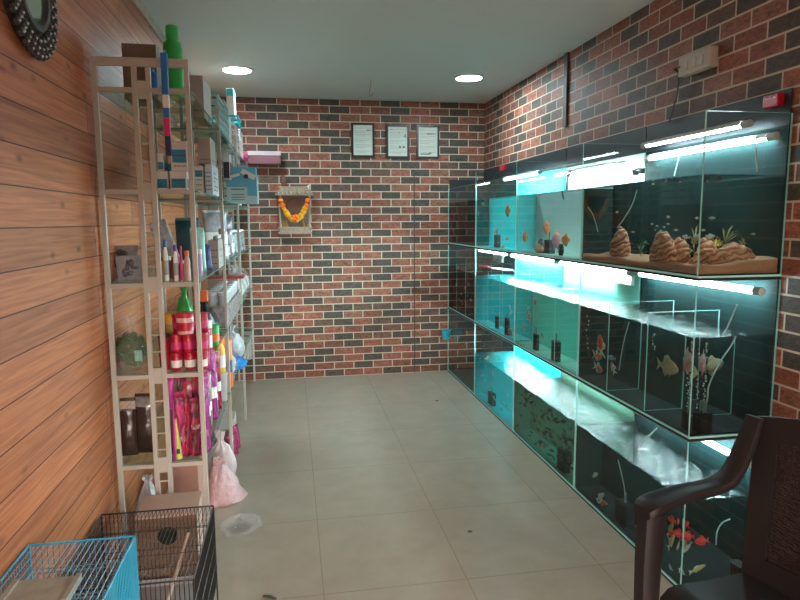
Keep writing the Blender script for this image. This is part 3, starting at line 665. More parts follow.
# bottom tier
for i, (u, v) in enumerate([(480, 360), (477, 366), (478, 372), (485, 366), (493, 374), (477, 378), (484, 381), (487, 393), (494, 398), (489, 388), (505, 405), (509, 409), (492, 383), (507, 394), (482, 376), (501, 408)]):
    fish('tetra' if i % 4 else 'yellow', tp(u, v, .05+.06*rnd.random()), .075, rnd.uniform(-30, 210), rnd.uniform(-50, 50), 'small silvery fish in the blue bottom aquarium', 'silvery fish in the blue bottom aquarium')
n = 0
while n < 130:
    u = rnd.uniform(515, 574); top = 381+(u-515)*.83; bot = 432+(u-515)*.95
    v = rnd.uniform(top, bot)
    if v > bot-3: continue
    p = tp(u, v, rnd.uniform(.02, .16))
    if p.z < .05 or p.z > .37 or p.y > 4.05: continue
    fish('fry', p, rnd.uniform(.045, .07), rnd.uniform(0, 360), rnd.uniform(-40, 40), 'tiny dark fish fry in the murky green bottom aquarium', 'fish fry in the murky green aquarium'); n += 1
fish('orange', tp(542, 446, .05), .05, 180, 0, 'lone small reddish fish low among the fry of the green tank')
for u, v, k, l, h, pt, lb in [(579, 482, 'grey', .07, 170, 30, 'grey fish at the left end of the near bottom tank'), (595, 475, 'white', .075, 175, 35, 'pale fish swimming above the bottom rim in the near bottom tank'), (600, 497, 'white', .10, 185, 45, 'white koi angled down over the orange koi'), (602, 503, 'koi', .10, 190, 20, 'orange and white koi beneath the white koi'), (629, 534, 'koi', .085, 170, 15, 'orange fish close to the floor left of the chair arm'), (638, 525, 'slim', .08, 160, 45, 'pale slim fish beside the chair arm')]:
    fish(k, tp(u, v, .07), l, h, pt, lb)
for u, v, k, l, h, pt, lb in [(672, 520, 'parrot', .05, 20, 0, 'red fish highest behind the chair arm, left of the tank corner'), (673, 534, 'parrot', .05, 20, -20, 'red fish below the highest one, left of the tank corner'), (670, 530, 'slim', .10, 160, 60, 'pale slim fish with its nose up beside the red ones'), (671, 542, 'slim', .10, 165, 60, 'lower pale slim fish left of the tank corner'), (671, 570, 'grey', .05, 20, 60, 'small dim fish near the floor left of the tank corner')]:
    fish(k, tp(u, v, .06), l, h, pt, lb)
for u, v, k, l, h, pt, lb in [(686, 524, 'parrot', .04, -60, 10, 'small red fish just right of the tank corner'), (688, 536, 'parrot', .06, 60, 0, 'red fish in the middle behind the end glass'), (702, 541, 'parrot', .06, 70, -10, 'red fish farthest right behind the end glass'), (688, 547, 'grey', .055, 100, -50, 'dim greenish fish below the red ones at the end glass'), (697, 569, 'slim', .085, -80, 15, 'pale yellow fish lying low above the chair seat')]:
    fish(k, ep(u, v, .07), l, h, pt, lb)

# ---- things in the tanks
def rock_mat():
    m, t, o = nt('layered_rock'); p = N(t, 'ShaderNodeBsdfPrincipled', i_Roughness=.9); tc = N(t, 'ShaderNodeTexCoord')
    mp = N(t, 'ShaderNodeMapping'); mp.inputs['Rotation'].default_value = (.25, .2, 0); L(t, tc.outputs['Object'], mp.inputs[0])
    wv = N(t, 'ShaderNodeTexWave', bands_direction='Z', i_Scale=13, i_Distortion=7.0, i_Detail=3); wv.inputs['Detail Scale'].default_value = 1.6; L(t, mp.outputs[0], wv.inputs[0])
    rp = N(t, 'ShaderNodeValToRGB'); e = rp.color_ramp.elements; e[0].position = .1; e[0].color = (.55, .20, .11, 1); e[1].position = .5; e[1].color = (1.0, .50, .32, 1); L(t, wv.outputs['Fac'], rp.inputs[0])
    L(t, rp.outputs[0], p.inputs['Base Color']); b = N(t, 'ShaderNodeBump', i_Strength=1, i_Distance=.012); L(t, wv.outputs['Fac'], b.inputs['Height']); L(t, b.outputs[0], p.inputs['Normal'])
    L(t, p.outputs[0], o.inputs[0]); return m
def sand(y0, y1, z, name, m_, lb):
    bm = bmesh.new(); nx, ny = 14, 34; g = []
    for i in range(nx+1):
        r = []
        for j in range(ny+1):
            x = XT+.010+(XR-.016-XT-.010)*i/nx; y = y0+(y1-y0)*j/ny
            r.append(bm.verts.new((x, y, z+.030+.012*noise.noise((x*9, y*6, 1))+.010*i/nx+(.022*math.exp(-((j-4)/5)**2)*(i/nx)))))
        g.append(r)
    for i in range(nx):
        for j in range(ny): bm.faces.new((g[i][j], g[i+1][j], g[i+1][j+1], g[i][j+1]))
    ge = bmesh.ops.extrude_face_region(bm, geom=bm.faces[:])
    for v in [e for e in ge['geom'] if isinstance(e, bmesh.types.BMVert)]: v.co.z = z
    bmesh.ops.recalc_face_normals(bm, faces=bm.faces)
    me = bpy.data.meshes.new(name); bm.to_mesh(me); bm.free(); me.materials.append(m_)
    for p in me.polygons: p.use_smooth = True
    o = bpy.data.objects.new(name, me); COL.objects.link(o); return tag(o, lb, 'sand', kind='stuff')
sand(TY[4]+.012, TY[3]-.004, TZ[0]+.025, 'aquarium_sand', mat('orange_sand', (1.0, .39, .25), .9, var=.4, scale=220, bump=.4), 'orange brown sand bed of the planted top aquarium')
SZ = TZ[0]+.052
def rock(p, sx, sy, sz, seed, lb, lean=0, tp_=.22):
    bm = bmesh.new(); bmesh.ops.create_icosphere(bm, subdivisions=4, radius=1)
    for v in bm.verts:
        c = v.co.copy(); n_ = noise.noise(c*1.6+V((seed, 0, 0)))
        c *= 1+.22*n_
        lay = math.sin((c.z*1.0+c.x*.25+.2*noise.noise(c*2))*11)*.05
        c.x *= 1+lay; c.y *= 1+lay
        c += c.normalized()*.05*noise.noise(c*7+V((seed, 3, 0)))
        if c.z < -.55: c.z = -.55
        v.co = V((c.x*sx*(1-tp_*c.z)+lean*c.z*sz, c.y*sy*(1-tp_*c.z), (c.z+.55)*sz/1.55))
    me = bpy.data.meshes.new('rock'); bm.to_mesh(me); bm.free()
    me.materials.append(ROCKM)
    for f in me.polygons: f.use_smooth = True
    o = bpy.data.objects.new('aquarium_rock', me); COL.objects.link(o); o.location = p; return tag(o, lb, 'rock', 'layered rocks in the planted aquarium')
def on_sand(u, v, dx, end=False): p = (ep if end else tp)(u, v, dx); return V((p.x, p.y, SZ-.012))
ROCKM = rock_mat()
rock(on_sand(620, 262, .085), .055, .072, .150, 1, 'upright layered rock at the left of the planted aquarium', 0, .0)
rock(on_sand(662, 266, .075), .060, .082, .145, 5, 'cone shaped layered rock in the middle of the planted aquarium')
rock(V((1.66, 2.36, SZ-.012)), .05, .06, .12, 9, 'layered rock right behind the planted aquarium corner')
rock(on_sand(733, 270, .10, True), .10, .06, .10, 13, 'broad low layered rock behind the end glass')
def plant(p, h, n, m_, lb, spread=.55, name='aquatic_plant', w=.0045):
    t = thing(name, lb, 'aquatic plant', p, group='aquatic plants in the planted aquarium')
    s = MB(); s.tube([(0, 0, 0), (.003, .002, h*.5), (0, 0, h*.62)], .0025, 5); s.build('stem', m_, t)
    b = MB()
    for i in range(n):
        a = i*2.4+rnd.random()*.4; el = rnd.uniform(.1, 1.35); l = h*spread*rnd.uniform(.5, .8); z0 = h*.62 if spread < .9 else h*rnd.uniform(.1, .8)
        d = V((math.cos(a)*math.cos(el), math.sin(a)*math.cos(el), math.sin(el))); sd = V((-math.sin(a), math.cos(a), 0))*w
        c = V((0, 0, z0)); q = c+d*l*.55; e = c+d*l-V((0, 0, l*.22)); th = V((0, 0, .0012))
        for k in (th, -th):
            b.quad([c+k, q+sd+k, e+k, q-sd+k])
    b.build('leaves', m_, t)
    return t
PY_ = mat('yellow_green_leaf', (.75, .62, .14), .6, var=.3); PG = mat('dark_green_leaf', (.06, .14, .05), .6, var=.3); PR = mat('red_brown_leaf', (.14, .045, .03), .6, var=.3); PO = mat('olive_leaf', (.42, .34, .12), .6, var=.3)
plant(on_sand(665, 250, .20), .135, 18, PY_, 'yellow green palm-like water plant above the cone rock')
plant(on_sand(694, 250, .20), .14, 18, PO, 'olive water plant left of the tank corner', 1.0)
plant(on_sand(716, 252, .28, True), .13, 16, PY_, 'yellow green palm-like water plant behind the end glass')
plant(on_sand(744, 252, .30, True), .13, 16, PO, 'olive palm-like water plant to the right behind the end glass')
plant(on_sand(766, 255, .34, True), .12, 14, PO, 'smallest olive water plant farthest right behind the end glass')
plant(on_sand(626, 250, .20), .10, 22, PR, 'red brown water plant behind the upright rock', 1.0)
plant(on_sand(616, 252, .16), .08, 18, PR, 'red brown water plant at the far left of the planted tank', 1.0)
plant(on_sand(641, 256, .2), .10, 20, PG, 'dark green water plant between the two left rocks', 1.0)
plant(on_sand(655, 254, .26), .08, 16, PG, 'low dark green water plant behind the cone rock', 1.0)
plant(on_sand(682, 258, .25), .09, 18, PG, 'dark green water plant between cone rock and corner rock', 1.0)
plant(on_sand(735, 258, .32, True), .07, 20, PG, 'dark green water plant behind the broad rock', 1.0)
def filt(p, r, h, lb, m_=None, box=False, name='sponge_filter'):
    p = settle(p, r, r); t = thing(name, lb, 'filter', p, group='filters standing in the aquariums')
    m = MB()
    if box: m.bx((-r, -r, 0), (r, r, h)); m.build('body', m_ or M_filter, t, bevel=.006)
    else: m.lathe([(0, 0), (r, 0), (r, h), (r*.9, h+.004), (0, h+.004)], seg=20); m.build('body', m_ or M_filter, t, True)
    m = MB(); m.cyl((0, 0, h), (0, 0, h+.05), .008, seg=10); m.build('uplift_pipe', mat('uplift_pipe', (.15, .2, .2), .3), t, True)
    return t
def on_floor(u, v, dx, tr, end=False): p = (ep if end else tp)(u, v, dx); return V((p.x, p.y, TZ[tr]+.0246))
def flr(u, v, tr, end=False, dx0=.03):
    """where a pixel's ray inside the water meets the tank floor"""
    if end: p = onY(u, v, TY[4]+.011); d = refr(ray(u, v), V((0, -1, 0)), 1/1.33)
    else: p = onX(u, v, XT+.007); d = refr(ray(u, v), V((-1, 0, 0)), 1/1.33)
    z = TZ[tr]+.0246; k = (z-p.z)/d.z; return p+d*k
filt(on_floor(549, 254, .20, 0), .045, .085, 'square black filter standing in the discus tank', box=True)
filt(on_floor(497, 250, .15, 0), .04, .10, 'dark filter at the back of the turquoise top tank', box=True)
for u, v, r, lb in ((541, 249, .04, 'dark oval pot left of the square black filter'), (561, 250, .03, 'slim dark pot right of the square black filter')):
    p = on_floor(u, v, .13, 0); t = thing('dark_pot', lb, 'pot', p, group='dark pots in the discus tank')
    m = MB(); m.lathe([(0, 0), (r*.7, 0), (r, r*.8), (r*.9, r*1.8), (r*.5, r*2.3), (r*.4, r*2.2), (0, r*2.0)], seg=18); m.build('body', M_filter, t, True)
p = on_floor(539, 254, .10, 0); t = thing('clay_bowl', 'terracotta shell bowl on the floor of the discus tank', 'bowl', p)
m = MB(); vs = m.sph((0, 0, .028), .055, seg=16, sc=(1, 1, .55))
for v in vs: v.co *= 1+.1*math.sin(9*math.atan2(v.co.y, v.co.x))
for v in vs: v.co.z = max(v.co.z, 0)
m.build('body', mat('terracotta', (.42, .19, .11), .7, var=.2), t, True)
def plc(u, v, dx, tr, *a, **k): filt(on_floor(u, v, dx, tr), *a, **k)
plc(497, 326, .16, 1, .035, .09, 'dark filter at the left in the deep blue tank')
plc(507, 330, .10, 1, .04, .12, 'dark filter beside the corner of the deep blue tank')
plc(538, 347, .10, 1, .04, .10, 'smaller black filter between the dividers of the mint tank')
plc(557, 364, .08, 1, .05, .115, 'round black filter canister at the right of the mint tank')
plc(492, 398, .12, 2, .05, .10, 'dark filter block in the blue bottom tank', box=True)
plc(564, 452, .09, 2, .05, .13, 'brown black filter block in the murky green tank', mat('brown_filter', (.03, .022, .018), .9), box=True)
p = flr(684, 430, 1); filt((min(max(p.x, 1.60), 1.8), max(p.y, 2.2), TZ[1]+.0246), .035, .07, 'black filter cylinder left of the cichlid tank corner')
p = flr(704, 432, 1, True); filt((p.x, p.y, TZ[1]+.0246), .034, .075, 'black filter cylinder behind the end glass of the cichlid tank'); p = settle((p.x, p.y, TZ[1]+.0246), .034, .034); PF = V((p.x, p.y, TZ[1]+.10))
plc(625, 505, .12, 2, .05, .10, 'dark filter left of the chair arm in the bottom tank', box=True)
def hose(pts, lb, r=.0035, name='air_hose', m_=None):
    # smooth the polyline
    P_ = [V(p) for p in pts]; out = []
    for i in range(len(P_)-1):
        a, b, c, d = P_[max(i-1, 0)], P_[i], P_[i+1], P_[min(i+2, len(P_)-1)]
        for k in range(6):
            s = k/6; out.append(.5*((2*b)+(c-a)*s+(2*a-5*b+4*c-d)*s*s+(3*b-a-3*c+d)*s**3))
    out.append(P_[-1]); m = MB(); m.tube(out, r, 6)
    return tag(m.build(name, m_ or M_tube, None, True), lb, 'air hose', 'air hoses in the aquariums')
hose([onX(737, 305, 1.74), ep(735, 338, .2), ep(720, 362, .14), ep(709, 385, .1), (PF.x+.01, PF.y, PF.z+.06), (PF.x, PF.y, PF.z+.02)], 'pale air hose curving down to the filter behind the end glass')
hose([onX(680, 150, 1.80), onX(678, 160, 1.79), onX(674, 176, 1.78)], 'short white air hose hanging from the upper tube into the planted tank')
hose([onX(757, 136, 1.80), onX(756, 150, 1.79), onX(757, 172, 1.79)], 'white air hose hanging behind the end glass above the planted tank')
hose([tp(637, 190, .2), tp(632, 205, .2), tp(623, 220, .18), tp(617, 228, .16)], 'thin pale air hose running down at the left of the planted tank')
hose([tp(586, 205, .05), tp(593, 215, .05), tp(598, 232, .05)], 'thin pale air hose close to the left glass of the planted tank')
hose([tp(629, 322, .2), tp(623, 345, .2), tp(619, 370, .2)], 'thin air hose in the second compartment of the cichlid tank')
hose([onX(657, 428, 1.56), onX(648, 437, 1.6), onX(640, 447, 1.62), onX(638, 455, 1.64)], 'white air hose dipping under the middle tank into the bottom tank')
hose([tp(618, 460, .08), tp(621, 472, .08), tp(624, 486, .09), tp(625, 496, .1)], 'thin air hose down to the dark filter of the bottom tank')
hose([ep(730, 519, .2), ep(722, 523, .2), ep(717, 532, .18), ep(716, 545, .16)], 'pale air hose curving behind the chair arm in the bottom tank')
hose([onX(568, 180, 1.58), onX(568, 172, 1.6), onX(575, 172, 1.57), onX(577, 173, 1.52), onX(578, 172, 1.50)], 'black air hose hooked over the discus tank rim', .006, m_=M_black)
hose([onX(571, 172, 1.6), onX(568, 178, 1.58), onX(567, 190, 1.57), onX(567.5, 199, 1.56)], 'black hose end hanging inside the discus tank rim', .007, m_=M_black)
# air bubbles
bub = bmesh.new(); bmesh.ops.create_uvsphere(bub, u_segments=8, v_segments=6, radius=1); bme = bpy.data.meshes.new('air_bubble'); bub.to_mesh(bme); bub.free(); bme.materials.append(M_bubble)
def bubbles(u0, v0, u1, v1, n, fn, d, where, r=.004):
    for i in range(n):
        a = (i+.5*rnd.random())/n; p = fn(u0+(u1-u0)*a+rnd.uniform(-1.3, 1.3), v0+(v1-v0)*a, d)
        o = bpy.data.objects.new('air_bubble', bme); COL.objects.link(o); o.location = p; o.scale = (r*rnd.uniform(.6, 1.3),)*3
        tag(o, 'small rising air bubble '+where, 'bubble', 'air bubbles '+where)
bubbles(704, 400, 706, 342, 22, ep, .09, 'over the filter behind the end glass')
bubbles(687, 420, 688, 345, 18, tp, .06, 'left of the cichlid tank corner')
bubbles(653, 334, 654, 352, 6, tp, .06, 'above the beige cichlid')
bubbles(548, 334, 551, 300, 9, tp, .06, 'in the mint green tank')
bubbles(587, 350, 588, 312, 8, tp, .05, 'at the left of the goldfish compartment')
# net handle lying over the blue middle tank
t = thing('fish_net', 'pink handled fish net lying on the dividers of the deep blue tank', 'fish net', (0, 0, 0))
a, b = onX(479, 273, XT+.06), onX(508, 271, XT+.16); z = TZ[1]+.475
a.z = b.z = z; t.location = a; d = b-a
m = MB(); m.cyl((0, 0, .006), d*.35+V((0, 0, .006)), .009, seg=10); m.build('handle', M_pink, t, True)
m = MB(); m.cyl(d*.35+V((0, 0, .006)), d*.6+V((0, 0, .004)), .003, seg=8); e = d*.6; w = V((-d.y, d.x, 0)).normalized()*.04
m.tube([e+V((0, 0, .004)), e+w+V((0, 0, .004)), d+w+V((0, 0, .004)), d-w+V((0, 0, .004)), e-w+V((0, 0, .004)), e+V((0, 0, .004))], .003); m.build('wire_frame', M_white, t, True)
m = MB(); m.quad([e+w, d+w, d-w, e-w]); m.quad([e+w+V((0, 0, .002)), d+w+V((0, 0, .002)), d-w+V((0, 0, .002)), e-w+V((0, 0, .002))]); m.build('net', M_frost, t)
# feeding clip on planted tank, cup on the dark tank
t = thing('hanging_feed_clip', 'small dark clip with air valves on the planted tank rim', 'clip', onX(638, 170, XT+.03))
m = MB(); m.tube([(0, -.05, 0), (0, .0, .006), (0, .05, 0)], .005); m.box((0, .02, -.012), (.014, .03, .02)); m.box((0, -.03, -.01), (.014, .03, .016)); m.build('body', M_black, t)
p = onX(446, 331, XT-.05); t = thing('plastic_cup', 'teal plastic cup hanging low on the dark corner tank', 'cup', (XT-.052, 5.80, .352))
m = MB(); m.lathe([(0, 0), (.036, 0), (.044, .085), (.048, .088), (.044, .092), (.039, .085), (.033, .006), (0, .006)], seg=24); m.build('body', M_teal, t, True)
m = MB(); m.tube([(.042, 0, .08), (.049, 0, .10), (.049, 0, .09)], .003); m.tube([(.0, -.045, .075), (.01, -.085, .07), (.01, -.085, .03), (0, -.04, .02)], .005); m.build('handle', M_teal, t, True)
# ------------------------------------------------------------------ display rack
RY = [2.585, 3.644, 4.722, 5.905]
RX = [-.711, -.570, -.519, -.379]
ZSH = [.515, .889, 1.257, 1.622, 2.003]
t = thing('display_rack', 'tall cream painted metal display rack along the wooden wall', 'rack', (-.55, 2.585, 0))
o3 = V(t.location)
class RB(MB):
    def build(s, *a, **k):
        for v in s.bm.verts: v.co -= o3
        return MB.build(s, *a, **k)
for i, y in enumerate(RY):
    w = .0185 if i == 0 else .017
    for x in RX:
        m = RB(); m.bx((x-w/2, y-w/2, 0), (x+w/2, y+w/2, 2.085)); m.build('post', M_post, t, bevel=.002)
    m = RB(); m.bx((RX[0]-w/2, y-w/2, 2.0855), (RX[3]+w/2, y+w/2, 2.117)); m.build('top_bar', M_post, t, bevel=.002)
    for z in ZSH:
        for a, b in ((0, 1), (2, 3)):
            m = RB(); m.bx((RX[a]+w/2+.0003, y-.011, z-.013), (RX[b]-w/2-.0003, y+.011, z+.004)); m.build('shelf_bar', M_post, t)
        m = RB(); m.bx((RX[1]+w/2+.0003, y-.008, z-.035), (RX[2]-w/2-.0003, y+.008, z+.03)); m.build('joint_plate', M_post, t)
    z = .10
    k = 0
    while z < 2.06:
        if min(abs(z-q) for q in ZSH) > .05:
            m = RB(); m.cyl((RX[1]+w/2-.001, y, z), (RX[2]-w/2+.001, y, z), .0035, seg=8); m.build('rung', M_post, t)
        z += .068 if i == 0 else .1
lev = ['lowest', 'second lowest', 'middle', 'second highest', 'top']
bay = ['near', 'central', 'far']
for j, z in enumerate(ZSH):
    for i in range(3):
        s = thing('glass_shelf', f'{lev[j]} glass shelf in the {bay[i]} bay of the cream rack', 'shelf', (-.55, (RY[i]+RY[i+1])/2, z), group='glass shelves of the rack')
        l = (RY[i+1]-RY[i])/2-.0155
        m = MB(); pane(m, (-.17, -l, -.003), (.178, l, .003), 2); m.build('pane', [M_shelf, M_shedge], s)
        for e in (-1, 1):
            m = MB(); m.bx((-.12, e*l-.012*e, -.006), (.15, e*l+.003*e, -.0032)); m.build('clip', M_post, s)
ST = [z+.0035 for z in ZSH]

# ------------------------------------------------------------------ goods builders
def bounds(u0, v0, u1, v1, Y, z0=None):
    a, b = onY(u0, v0, Y), onY(u1, v1, Y)
    return a.x, b.x, (b.z if z0 is None else z0), a.z
def carton(name, lb, u0, v0, u1, v1, Y, z0, dep, m_, stripe=None, marks=0, grp=None, smat=None, rz=0):
    x0, x1, za, zb = bounds(u0, v0, u1, v1, Y, z0)
    w, h = x1-x0, zb-za
    t = thing(name, lb, 'box', ((x0+x1)/2, Y+dep/2, za), rz, grp)
    m = MB(); m.bx((-w/2, -dep/2, 0), (w/2, dep/2, h)); m.build('body', m_, t, bevel=.0015)
    m = MB(); m.bx((-w/2+.001, -.004, h), (w/2-.001, .004, h+.0006)); m.build('tape', mat('packing_tape', (.45, .40, .32), .3), t)
    if stripe:
        f0, f1 = stripe
        m = MB(); m.bx((-w*.42, -dep/2-.0008, h*f0), (w*.42, -dep/2-.0001, h*f1)); m.bx((w/2+.0001, -dep*.42, h*f0), (w/2+.0008, dep*.42, h*f1)); m.build('printed_panel', smat or M_print, t)
    if marks:
        m = MB(); r = random.Random(marks)
        for i in range(marks):
            zz = h*(.15+.7*i/max(1, marks)); x = -w*.36
            while x < w*.3:
                l = r.uniform(.05, .16)*w; m.bx((x, -dep/2-.0014, zz), (min(w*.4, x+l), -dep/2-.0009, zz+h*.03)); x += l+w*.04
            m.bx((w/2+.0009, -dep*.3, zz), (w/2+.0014, dep*r.uniform(-.1, .35), zz+h*.03))
        m.build('printed_lines', M_dark, t)
    return t, zb
def jar(p, r, h, body, lid, lb, grp=None, label=None, name='jar', cat='jar'):
    t = thing(name, lb, cat, p, group=grp)
    m = MB(); m.lathe([(0, 0), (r*.85, 0), (r*.9, h*.03), (r, h*.72), (r*.93, h*.78), (0, h*.78)], seg=18); m.build('body', body, t, True)
    m = MB(); m.lathe([(0, h*.782), (r*1.06, h*.782), (r*1.08, h*.97), (r*1.0, h), (0, h)], seg=18); m.build('lid', lid, t, True)
    if label is not None:
        m = MB(); m.lathe([(r*.93, h*.16), (r*.955, h*.16), (r*1.01, h*.56), (r*.985, h*.56), (r*.93, h*.16)], seg=18); m.build('label_band', label, t, True)
    return t
def bottle(p, r, h, body, cap, lb, grp=None, label=None, neck=.45):
    t = thing('bottle', lb, 'bottle', p, group=grp)
    m = MB(); m.lathe([(0, 0), (r*.95, 0), (r, h*.03), (r, h*.62), (r*.9, h*.70), (r*neck, h*.78), (r*neck, h*.82), (0, h*.82)], seg=18); m.build('body', body, t, True)
    m = MB(); m.lathe([(0, h*.822), (r*neck*1.25, h*.822), (r*neck*1.2, h*.98), (r*neck*.9, h), (0, h)], seg=14); m.build('cap', cap, t, True)
    if label is not None:
        m = MB(); m.lathe([(r*1.003, h*.15), (r*1.02, h*.15), (r*1.02, h*.5), (r*1.003, h*.5), (r*1.003, h*.15)], seg=18); m.build('label_band', label, t, True)
    return t
def bagmesh(w, d, h, seed, neck=.7, flare=.3, lump=.10):
    bm = bmesh.new(); seg, n = 28, 18; rings = []
    for i in range(n+1):
        a = i/n
        if a < neck: s = (math.sin(PI*min(1, a/neck*.86+.14)))**.55; s = max(s, .12)
        else: s = .13+(flare-.13)*((a-neck)/(1-neck))
        if i == 0: s = .55
        r = []
        for k in range(seg):
            th = 2*PI*k/seg; c = V((math.cos(th), math.sin(th), a*2))
            q = 1+lump*noise.noise(c*1.7+V((seed, 0, 0)))+lump*.5*noise.noise(c*5+V((0, seed, 0)))
            if a >= neck*.9: q *= 1+.3*math.sin(7*th+seed)
            r.append(bm.verts.new((w/2*s*q*math.cos(th), d/2*s*q*math.sin(th), h*a+(0 if i == 0 else .012*noise.noise(c*3+V((seed, seed, 0)))*(a > .05)))))
        rings.append(r)
    for i in range(n):
        for k in range(seg): bm.faces.new((rings[i][k], rings[i][(k+1) % seg], rings[i+1][(k+1) % seg], rings[i+1][k]))
    bm.faces.new(rings[0])
    bmesh.ops.recalc_face_normals(bm, faces=bm.faces)
    me = bpy.data.meshes.new('bag'); bm.to_mesh(me); bm.free()
    for f in me.polygons: f.use_smooth = True
    return me
def bag(name, lb, p, w, d, h, m_, seed, cat='bag', fill=None, grp=None, neck=.7, flare=.3, rz=0, lump=.10):
    t = thing(name, lb, cat, p, rz, grp)
    me = bagmesh(w, d, h, seed, neck, flare, lump); me.materials.append(m_)
    o = bpy.data.objects.new('film', me); COL.objects.link(o); o.parent = t
    if fill:
        m = MB(); vs = m.sph((0, 0, h*neck*.42), 1, seg=24, sc=(w*.42, d*.42, h*neck*.40))
        for v in vs: v.co += (v.co-V((0, 0, h*.3))).normalized()*.012*noise.noise(v.co*70+V((seed, 0, 0)))
        m.build('contents', fill, t, True)
    return t
def packet(name, lb, p, w, h, th, m_, lean=0, rz=0, band=None, cat='packet', grp=None, seed=1):
    """flat pillow pouch standing on its lower edge; lean tips it backwards, rz turns it"""
    t = thing(name, lb, cat, p, rz, grp)
    bm = bmesh.new(); nx, nz_ = 10, 12; fr, bk = [], []
    for j in range(nz_+1):
        f, b = [], []
        for i in range(nx+1):
            u, v = i/nx, j/nz_; e = max(0, math.sin(PI*u)*math.sin(PI*v))**.5
            x = (u-.5)*w*(1-.03*math.sin(PI*v)); z = v*h; y = th/2*e*(1+.35*noise.noise(V((u*4, v*4, seed))))
            if lean: zz = z*math.cos(lean); yy = z*math.sin(lean)
            else: zz, yy = z, 0
            f.append(bm.verts.new((x, yy-y-.0008, zz))); b.append(bm.verts.new((x, yy+y+.0008, zz)))
        fr.append(f); bk.append(b)
    for g, fl_ in ((fr, 0), (bk, 1)):
        for j in range(nz_):
            for i in range(nx):
                q = bm.faces.new((g[j][i], g[j][i+1], g[j+1][i+1], g[j+1][i]))
                if band and band[0] <= (j+.5)/nz_ <= band[1]: q.material_index = 1
    for j in range(nz_):
        for i in (0, nx): bm.faces.new((fr[j][i], bk[j][i], bk[j+1][i], fr[j+1][i]))
    for i in range(nx):
        for j in (0, nz_): bm.faces.new((fr[j][i], bk[j][i], bk[j][i+1], fr[j][i+1]))
    bmesh.ops.recalc_face_normals(bm, faces=bm.faces)
    me = bpy.data.meshes.new('pouch'); bm.to_mesh(me); bm.free(); me.materials.append(m_); me.materials.append(band[2] if band else m_)
    for f in me.polygons: f.use_smooth = True
    o = bpy.data.objects.new('pouch', me); COL.objects.link(o); o.parent = t
    m = MB(); zc, yc = h*math.cos(lean), h*math.sin(lean); m.box((0, yc, zc+.006), (w*.96, .0022, .014)); m.build('sealed_edge', m_, t)
    return t
def basket(lb, x0, x1, y0, y1, z0, z1, m_, grp='lattice baskets on the top shelf', nx=6, nz_=4, name='lattice_basket'):
    t = thing(name, lb, 'basket', ((x0+x1)/2, (y0+y1)/2, z0), group=grp)
    w, d, h = (x1-x0)/2, (y1-y0)/2, z1-z0; b = .0028
    m = MB()
    for s in (-1, 1):
        for k in range(nx+1):
            x = -w+2*w*k/nx; m.bx((x-b, s*d-.002, .0), (x+b, s*d+.002, h))
        ny = max(3, int(nx*d/w))
        for k in range(ny+1):
            y = -d+2*d*k/ny; m.bx((s*w-.002, y-b, 0), (s*w+.002, y+b, h))
        for k in range(1, nz_):
            z = h*k/nz_; m.bx((-w, s*d-.002, z-b), (w, s*d+.002, z+b)); m.bx((s*w-.002, -d, z-b), (s*w+.002, d, z+b))
    m.build('lattice_wall', m_, t)
    m = MB(); m.bx((-w, -d, 0), (w, d, .004)); m.build('base', m_, t)
    m = MB()
    for s in (-1, 1): m.bx((-w-.006, s*d-.006, h-.012), (w+.006, s*d+.006, h)); m.bx((s*w-.006, -d, h-.012), (s*w+.006, d, h))
    m.build('rim', m_, t)
    return t

# ------------------------------------------------------------------ top shelf
Y = 2.72; x0, x1, _, zb = bounds(161.5, 26, 181, 90, Y)
t = thing('spray_bottle', 'large green plastic bottle on the top shelf at the near end', 'bottle', ((x0+x1)/2, Y+.04, ST[4]))
r = (x1-x0)/2*1.22; h = onY(170, 26, Y+.04).z-ST[4]
m = MB(); m.lathe([(0, 0), (r*.96, 0), (r, .01), (r, h*.68), (r*.90, h*.76), (r*.60, h*.80), (r*.56, h*.82), (0, h*.82)], seg=28); m.build('body', mat('bright_green_plastic', (.03, .42, .09), .35, var=.05), t, True)
m = MB(); m.lathe([(0, h*.822), (r*.64, h*.822), (r*.64, h*.985), (r*.56, h), (0, h)], seg=24); m.build('cap', mat('bright_green_plastic', (.03, .42, .09), .35), t, True)
carton('carton', 'plain brown carton on the near end of the top shelf against the wood', 121, 43, 158, 92, 2.82, ST[4], .22, mat('dull_brown_card', (.20, .155, .115), .75, var=.06))
carton('carton', 'grey carton near the aisle on the top shelf behind the green bottle', 189, 75, 204, 106, 3.25, ST[4], .30, M_gcard, marks=1)
x0, x1, z0, z1 = bounds(150, 65, 158, 90, 2.74, ST[4])
bottle(((x0+x1)/2, 2.70, ST[4]), .022, .115, M_blue, M_blue, 'small blue bottle left of the green bottle on the top shelf')
x0, x1, z0, z1 = bounds(166, 72, 182, 92, 2.90, ST[4])
bag('bag_of_gravel', 'small bag of pale gravel behind the green bottle on the top shelf', ((x0+x1)/2+.03, 2.92, ST[4]), .10, .10, .11, M_clear, 4, fill=mat('pale_gravel', (.35, .30, .24), .9, var=.5, scale=120))
M_wirebk = mat('pale_teal_plastic', (.32, .56, .56), .35)
basket('pale teal lattice crate standing on the top shelf in the central bay', -.66, -.385, 3.70, 3.98, ST[4], ST[4]+.20, M_wirebk, nx=7, nz_=5)
basket('pale teal lattice crate behind the first one in the central bay', -.66, -.385, 4.02, 4.32, ST[4], ST[4]+.23, M_wirebk, nx=7, nz_=5)
carton('carton', 'small grey brown carton beside the crates in the central bay', 220, 116, 229, 139, 4.42, ST[4], .2, M_gcard)
basket('white lattice basket in the far bay of the top shelf, nearer the camera', -.60, -.385, 4.78, 5.06, ST[4], ST[4]+.20, M_white, nx=5, nz_=5)
